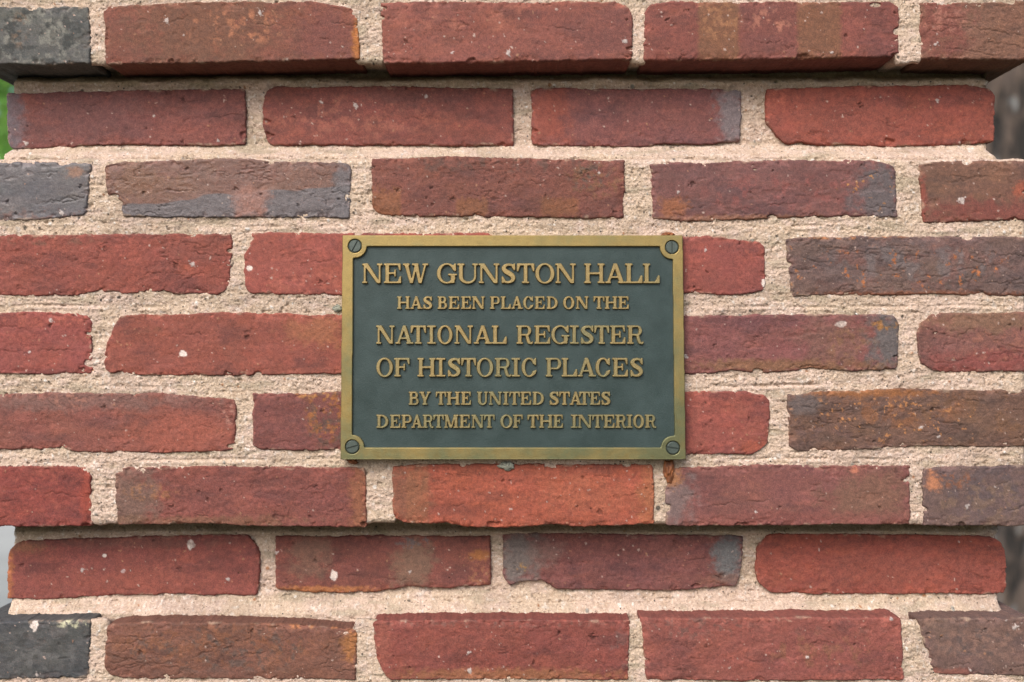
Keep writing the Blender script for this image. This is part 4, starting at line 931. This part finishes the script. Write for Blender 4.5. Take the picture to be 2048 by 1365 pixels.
lump('web_clump', 675, 617, 9, 7, .002, M_WEB, 'small whitish clump of web on the mortar beside the left edge of the plaque', 'web', 15, .001)

# ---------------------------------------------------------------- what shows past the pillar: ground, driveway, tree trunk, small tree
def sheet(name, x0, x1, y0, y1, z, mat):
    o = mesh_py(name, [(x0, y0, z), (x1, y0, z), (x1, y1, z), (x0, y1, z)], [(0, 1, 2, 3)], mat); o['kind'] = 'structure'; return o
sheet('ground', -150, 150, -150, 150, 0.0, simple('short lawn', (.04, .056, .02), .95, 0, 6, .3))
sheet('driveway', -14, -1.2, 1.5, 26, 0.004, simple('pale concrete', (.30, .295, .27), .9, 0, 3, .08))
sheet('path', -12, 12, -9, -0.06, 0.004, simple('worn earth path', (.055, .047, .033), .95, 0, 20, .25))

def bark_mat():
    m, N, L, P = new_mat('grey-brown bark'); tc = N.new('ShaderNodeTexCoord')
    mp = N.new('ShaderNodeMapping'); mp.inputs['Scale'].default_value = (1, 1, .45); L.new(tc.outputs['Object'], mp.inputs[0])
    n1 = noise(N, L, mp.outputs[0], 16, 4, .5); n2 = noise(N, L, mp.outputs[0], 20, 3, .5)
    c = mix(N, L, ramp(N, L, n1.outputs['Fac'], .42, .56).outputs[0], (.012, .009, .007, 1), (.078, .055, .042, 1))
    c = mix(N, L, ramp(N, L, n2.outputs['Fac'], .60, .68).outputs[0], c, (.15, .15, .145, 1))
    L.new(c, P.inputs['Base Color']); P.inputs['Roughness'].default_value = .95
    b = N.new('ShaderNodeBump'); b.inputs['Strength'].default_value = .9; b.inputs['Distance'].default_value = .03; L.new(n1.outputs['Fac'], b.inputs['Height']); L.new(b.outputs[0], P.inputs['Normal'])
    return m
M_BARK = bark_mat()
def leaf_mat(name, c):
    m, N, L, P = new_mat(name); P.inputs['Roughness'].default_value = .55
    oi = N.new('ShaderNodeTexCoord'); n = noise(N, L, oi.outputs['Object'], 7.0, 3)
    cc = mix(N, L, ramp(N, L, n.outputs['Fac'], .35, .65).outputs[0], g(np.array(c) * .45), g(np.array(c) * 1.5)); L.new(cc, P.inputs['Base Color'])
    tr = N.new('ShaderNodeBsdfTranslucent'); L.new(mix(N, L, .5, cc, (.42, .62, .14, 1)), tr.inputs['Color'])
    ms = N.new('ShaderNodeMixShader'); ms.inputs[0].default_value = .5; L.new(P.outputs[0], ms.inputs[1]); L.new(tr.outputs[0], ms.inputs[2]); L.new(ms.outputs[0], N['Material Output'].inputs['Surface'])
    return m
M_LEAF = leaf_mat('bright green leaves', (.20, .40, .09))
def trunk_mesh(r0, r1, h, lean, seed, nu=96, nv=120, ridge=.12):
    a = np.linspace(0, 2 * np.pi, nu, endpoint=False); z = np.linspace(-.05, h, nv)
    A, Z = np.meshgrid(a, z); t = Z / h
    rr = r0 + (r1 - r0) * t + r0 * .5 * np.exp(-Z / .35)
    ca, sa = np.cos(A), np.sin(A)
    rr = rr * (1 + ridge * fbm(ca * 4 + 9, sa * 4 + 9 + Z * 1.3, seed, 4, .6) + ridge * .6 * fbm(ca * 11 + 30, sa * 11 + Z * 3.0, seed + 3, 3))
    V = np.stack([rr * ca + lean[0] * t, rr * sa + lean[1] * t, Z], -1).reshape(-1, 3)
    i = np.arange(nu * nv).reshape(nv, nu); j = np.roll(i, -1, 1)
    return V, np.stack([i[:-1], j[:-1], j[1:], i[1:]], -1).reshape(-1, 4)
def crown_mesh(n, c, rad, seed, size):
    rs = np.random.RandomState(seed); V = []; F = []
    cl = rs.normal(size=(60, 3)); cl /= np.linalg.norm(cl, axis=1)[:, None]; cl *= rs.uniform(.35, 1, (60, 1)) ** .6
    for k in range(n):
        q = cl[rs.randint(60)] + rs.normal(size=3) * .17; p = np.array(c) + q * np.array(rad)
        u = rs.normal(size=3); u /= np.linalg.norm(u); v = np.cross(u, rs.normal(size=3)); v /= np.linalg.norm(v); nn = np.cross(u, v)
        L_ = size * rs.uniform(.7, 1.3); Wd = L_ * .3; b0 = len(V)
        V += [p, p + u * L_ * .45 + v * Wd - nn * L_ * .06, p + u * L_ + nn * -L_ * .15, p + u * L_ * .45 - v * Wd - nn * L_ * .06, p + u * L_ * .5 + nn * L_ * .05]
        F += [(b0, b0 + 1, b0 + 4), (b0 + 1, b0 + 2, b0 + 4), (b0 + 2, b0 + 3, b0 + 4), (b0 + 3, b0, b0 + 4)]
    return np.array(V), np.array(F)

big = thing('old_tree', 'thick old tree with rough grey-brown bark, blurred behind the right edge of the pillar', 'tree', (1.92, 2.6, 0))
v, f = trunk_mesh(.46, .36, 6.0, (.2, .2), 41); mesh_np('trunk', v, f, M_BARK, big)
v, f = crown_mesh(5200, (.2, .2, 7.4), (2.6, 2.6, 1.9), 5, .16); mesh_np('crown', v, f, M_LEAF, big, smooth=False)
small = thing('leafy_tree', 'bright green leafy tree, blurred behind the left edge of the pillar', 'tree', (-3.1, 4.2, 0))
v, f = trunk_mesh(.07, .045, 2.4, (.1, 0), 43, 24, 40, .06); mesh_np('trunk', v, f, M_BARK, small)
v, f = crown_mesh(2700, (.4, 0, 2.75), (1.25, 1.0, 1.15), 6, .13); mesh_np('crown', v, f, M_LEAF, small, smooth=False)
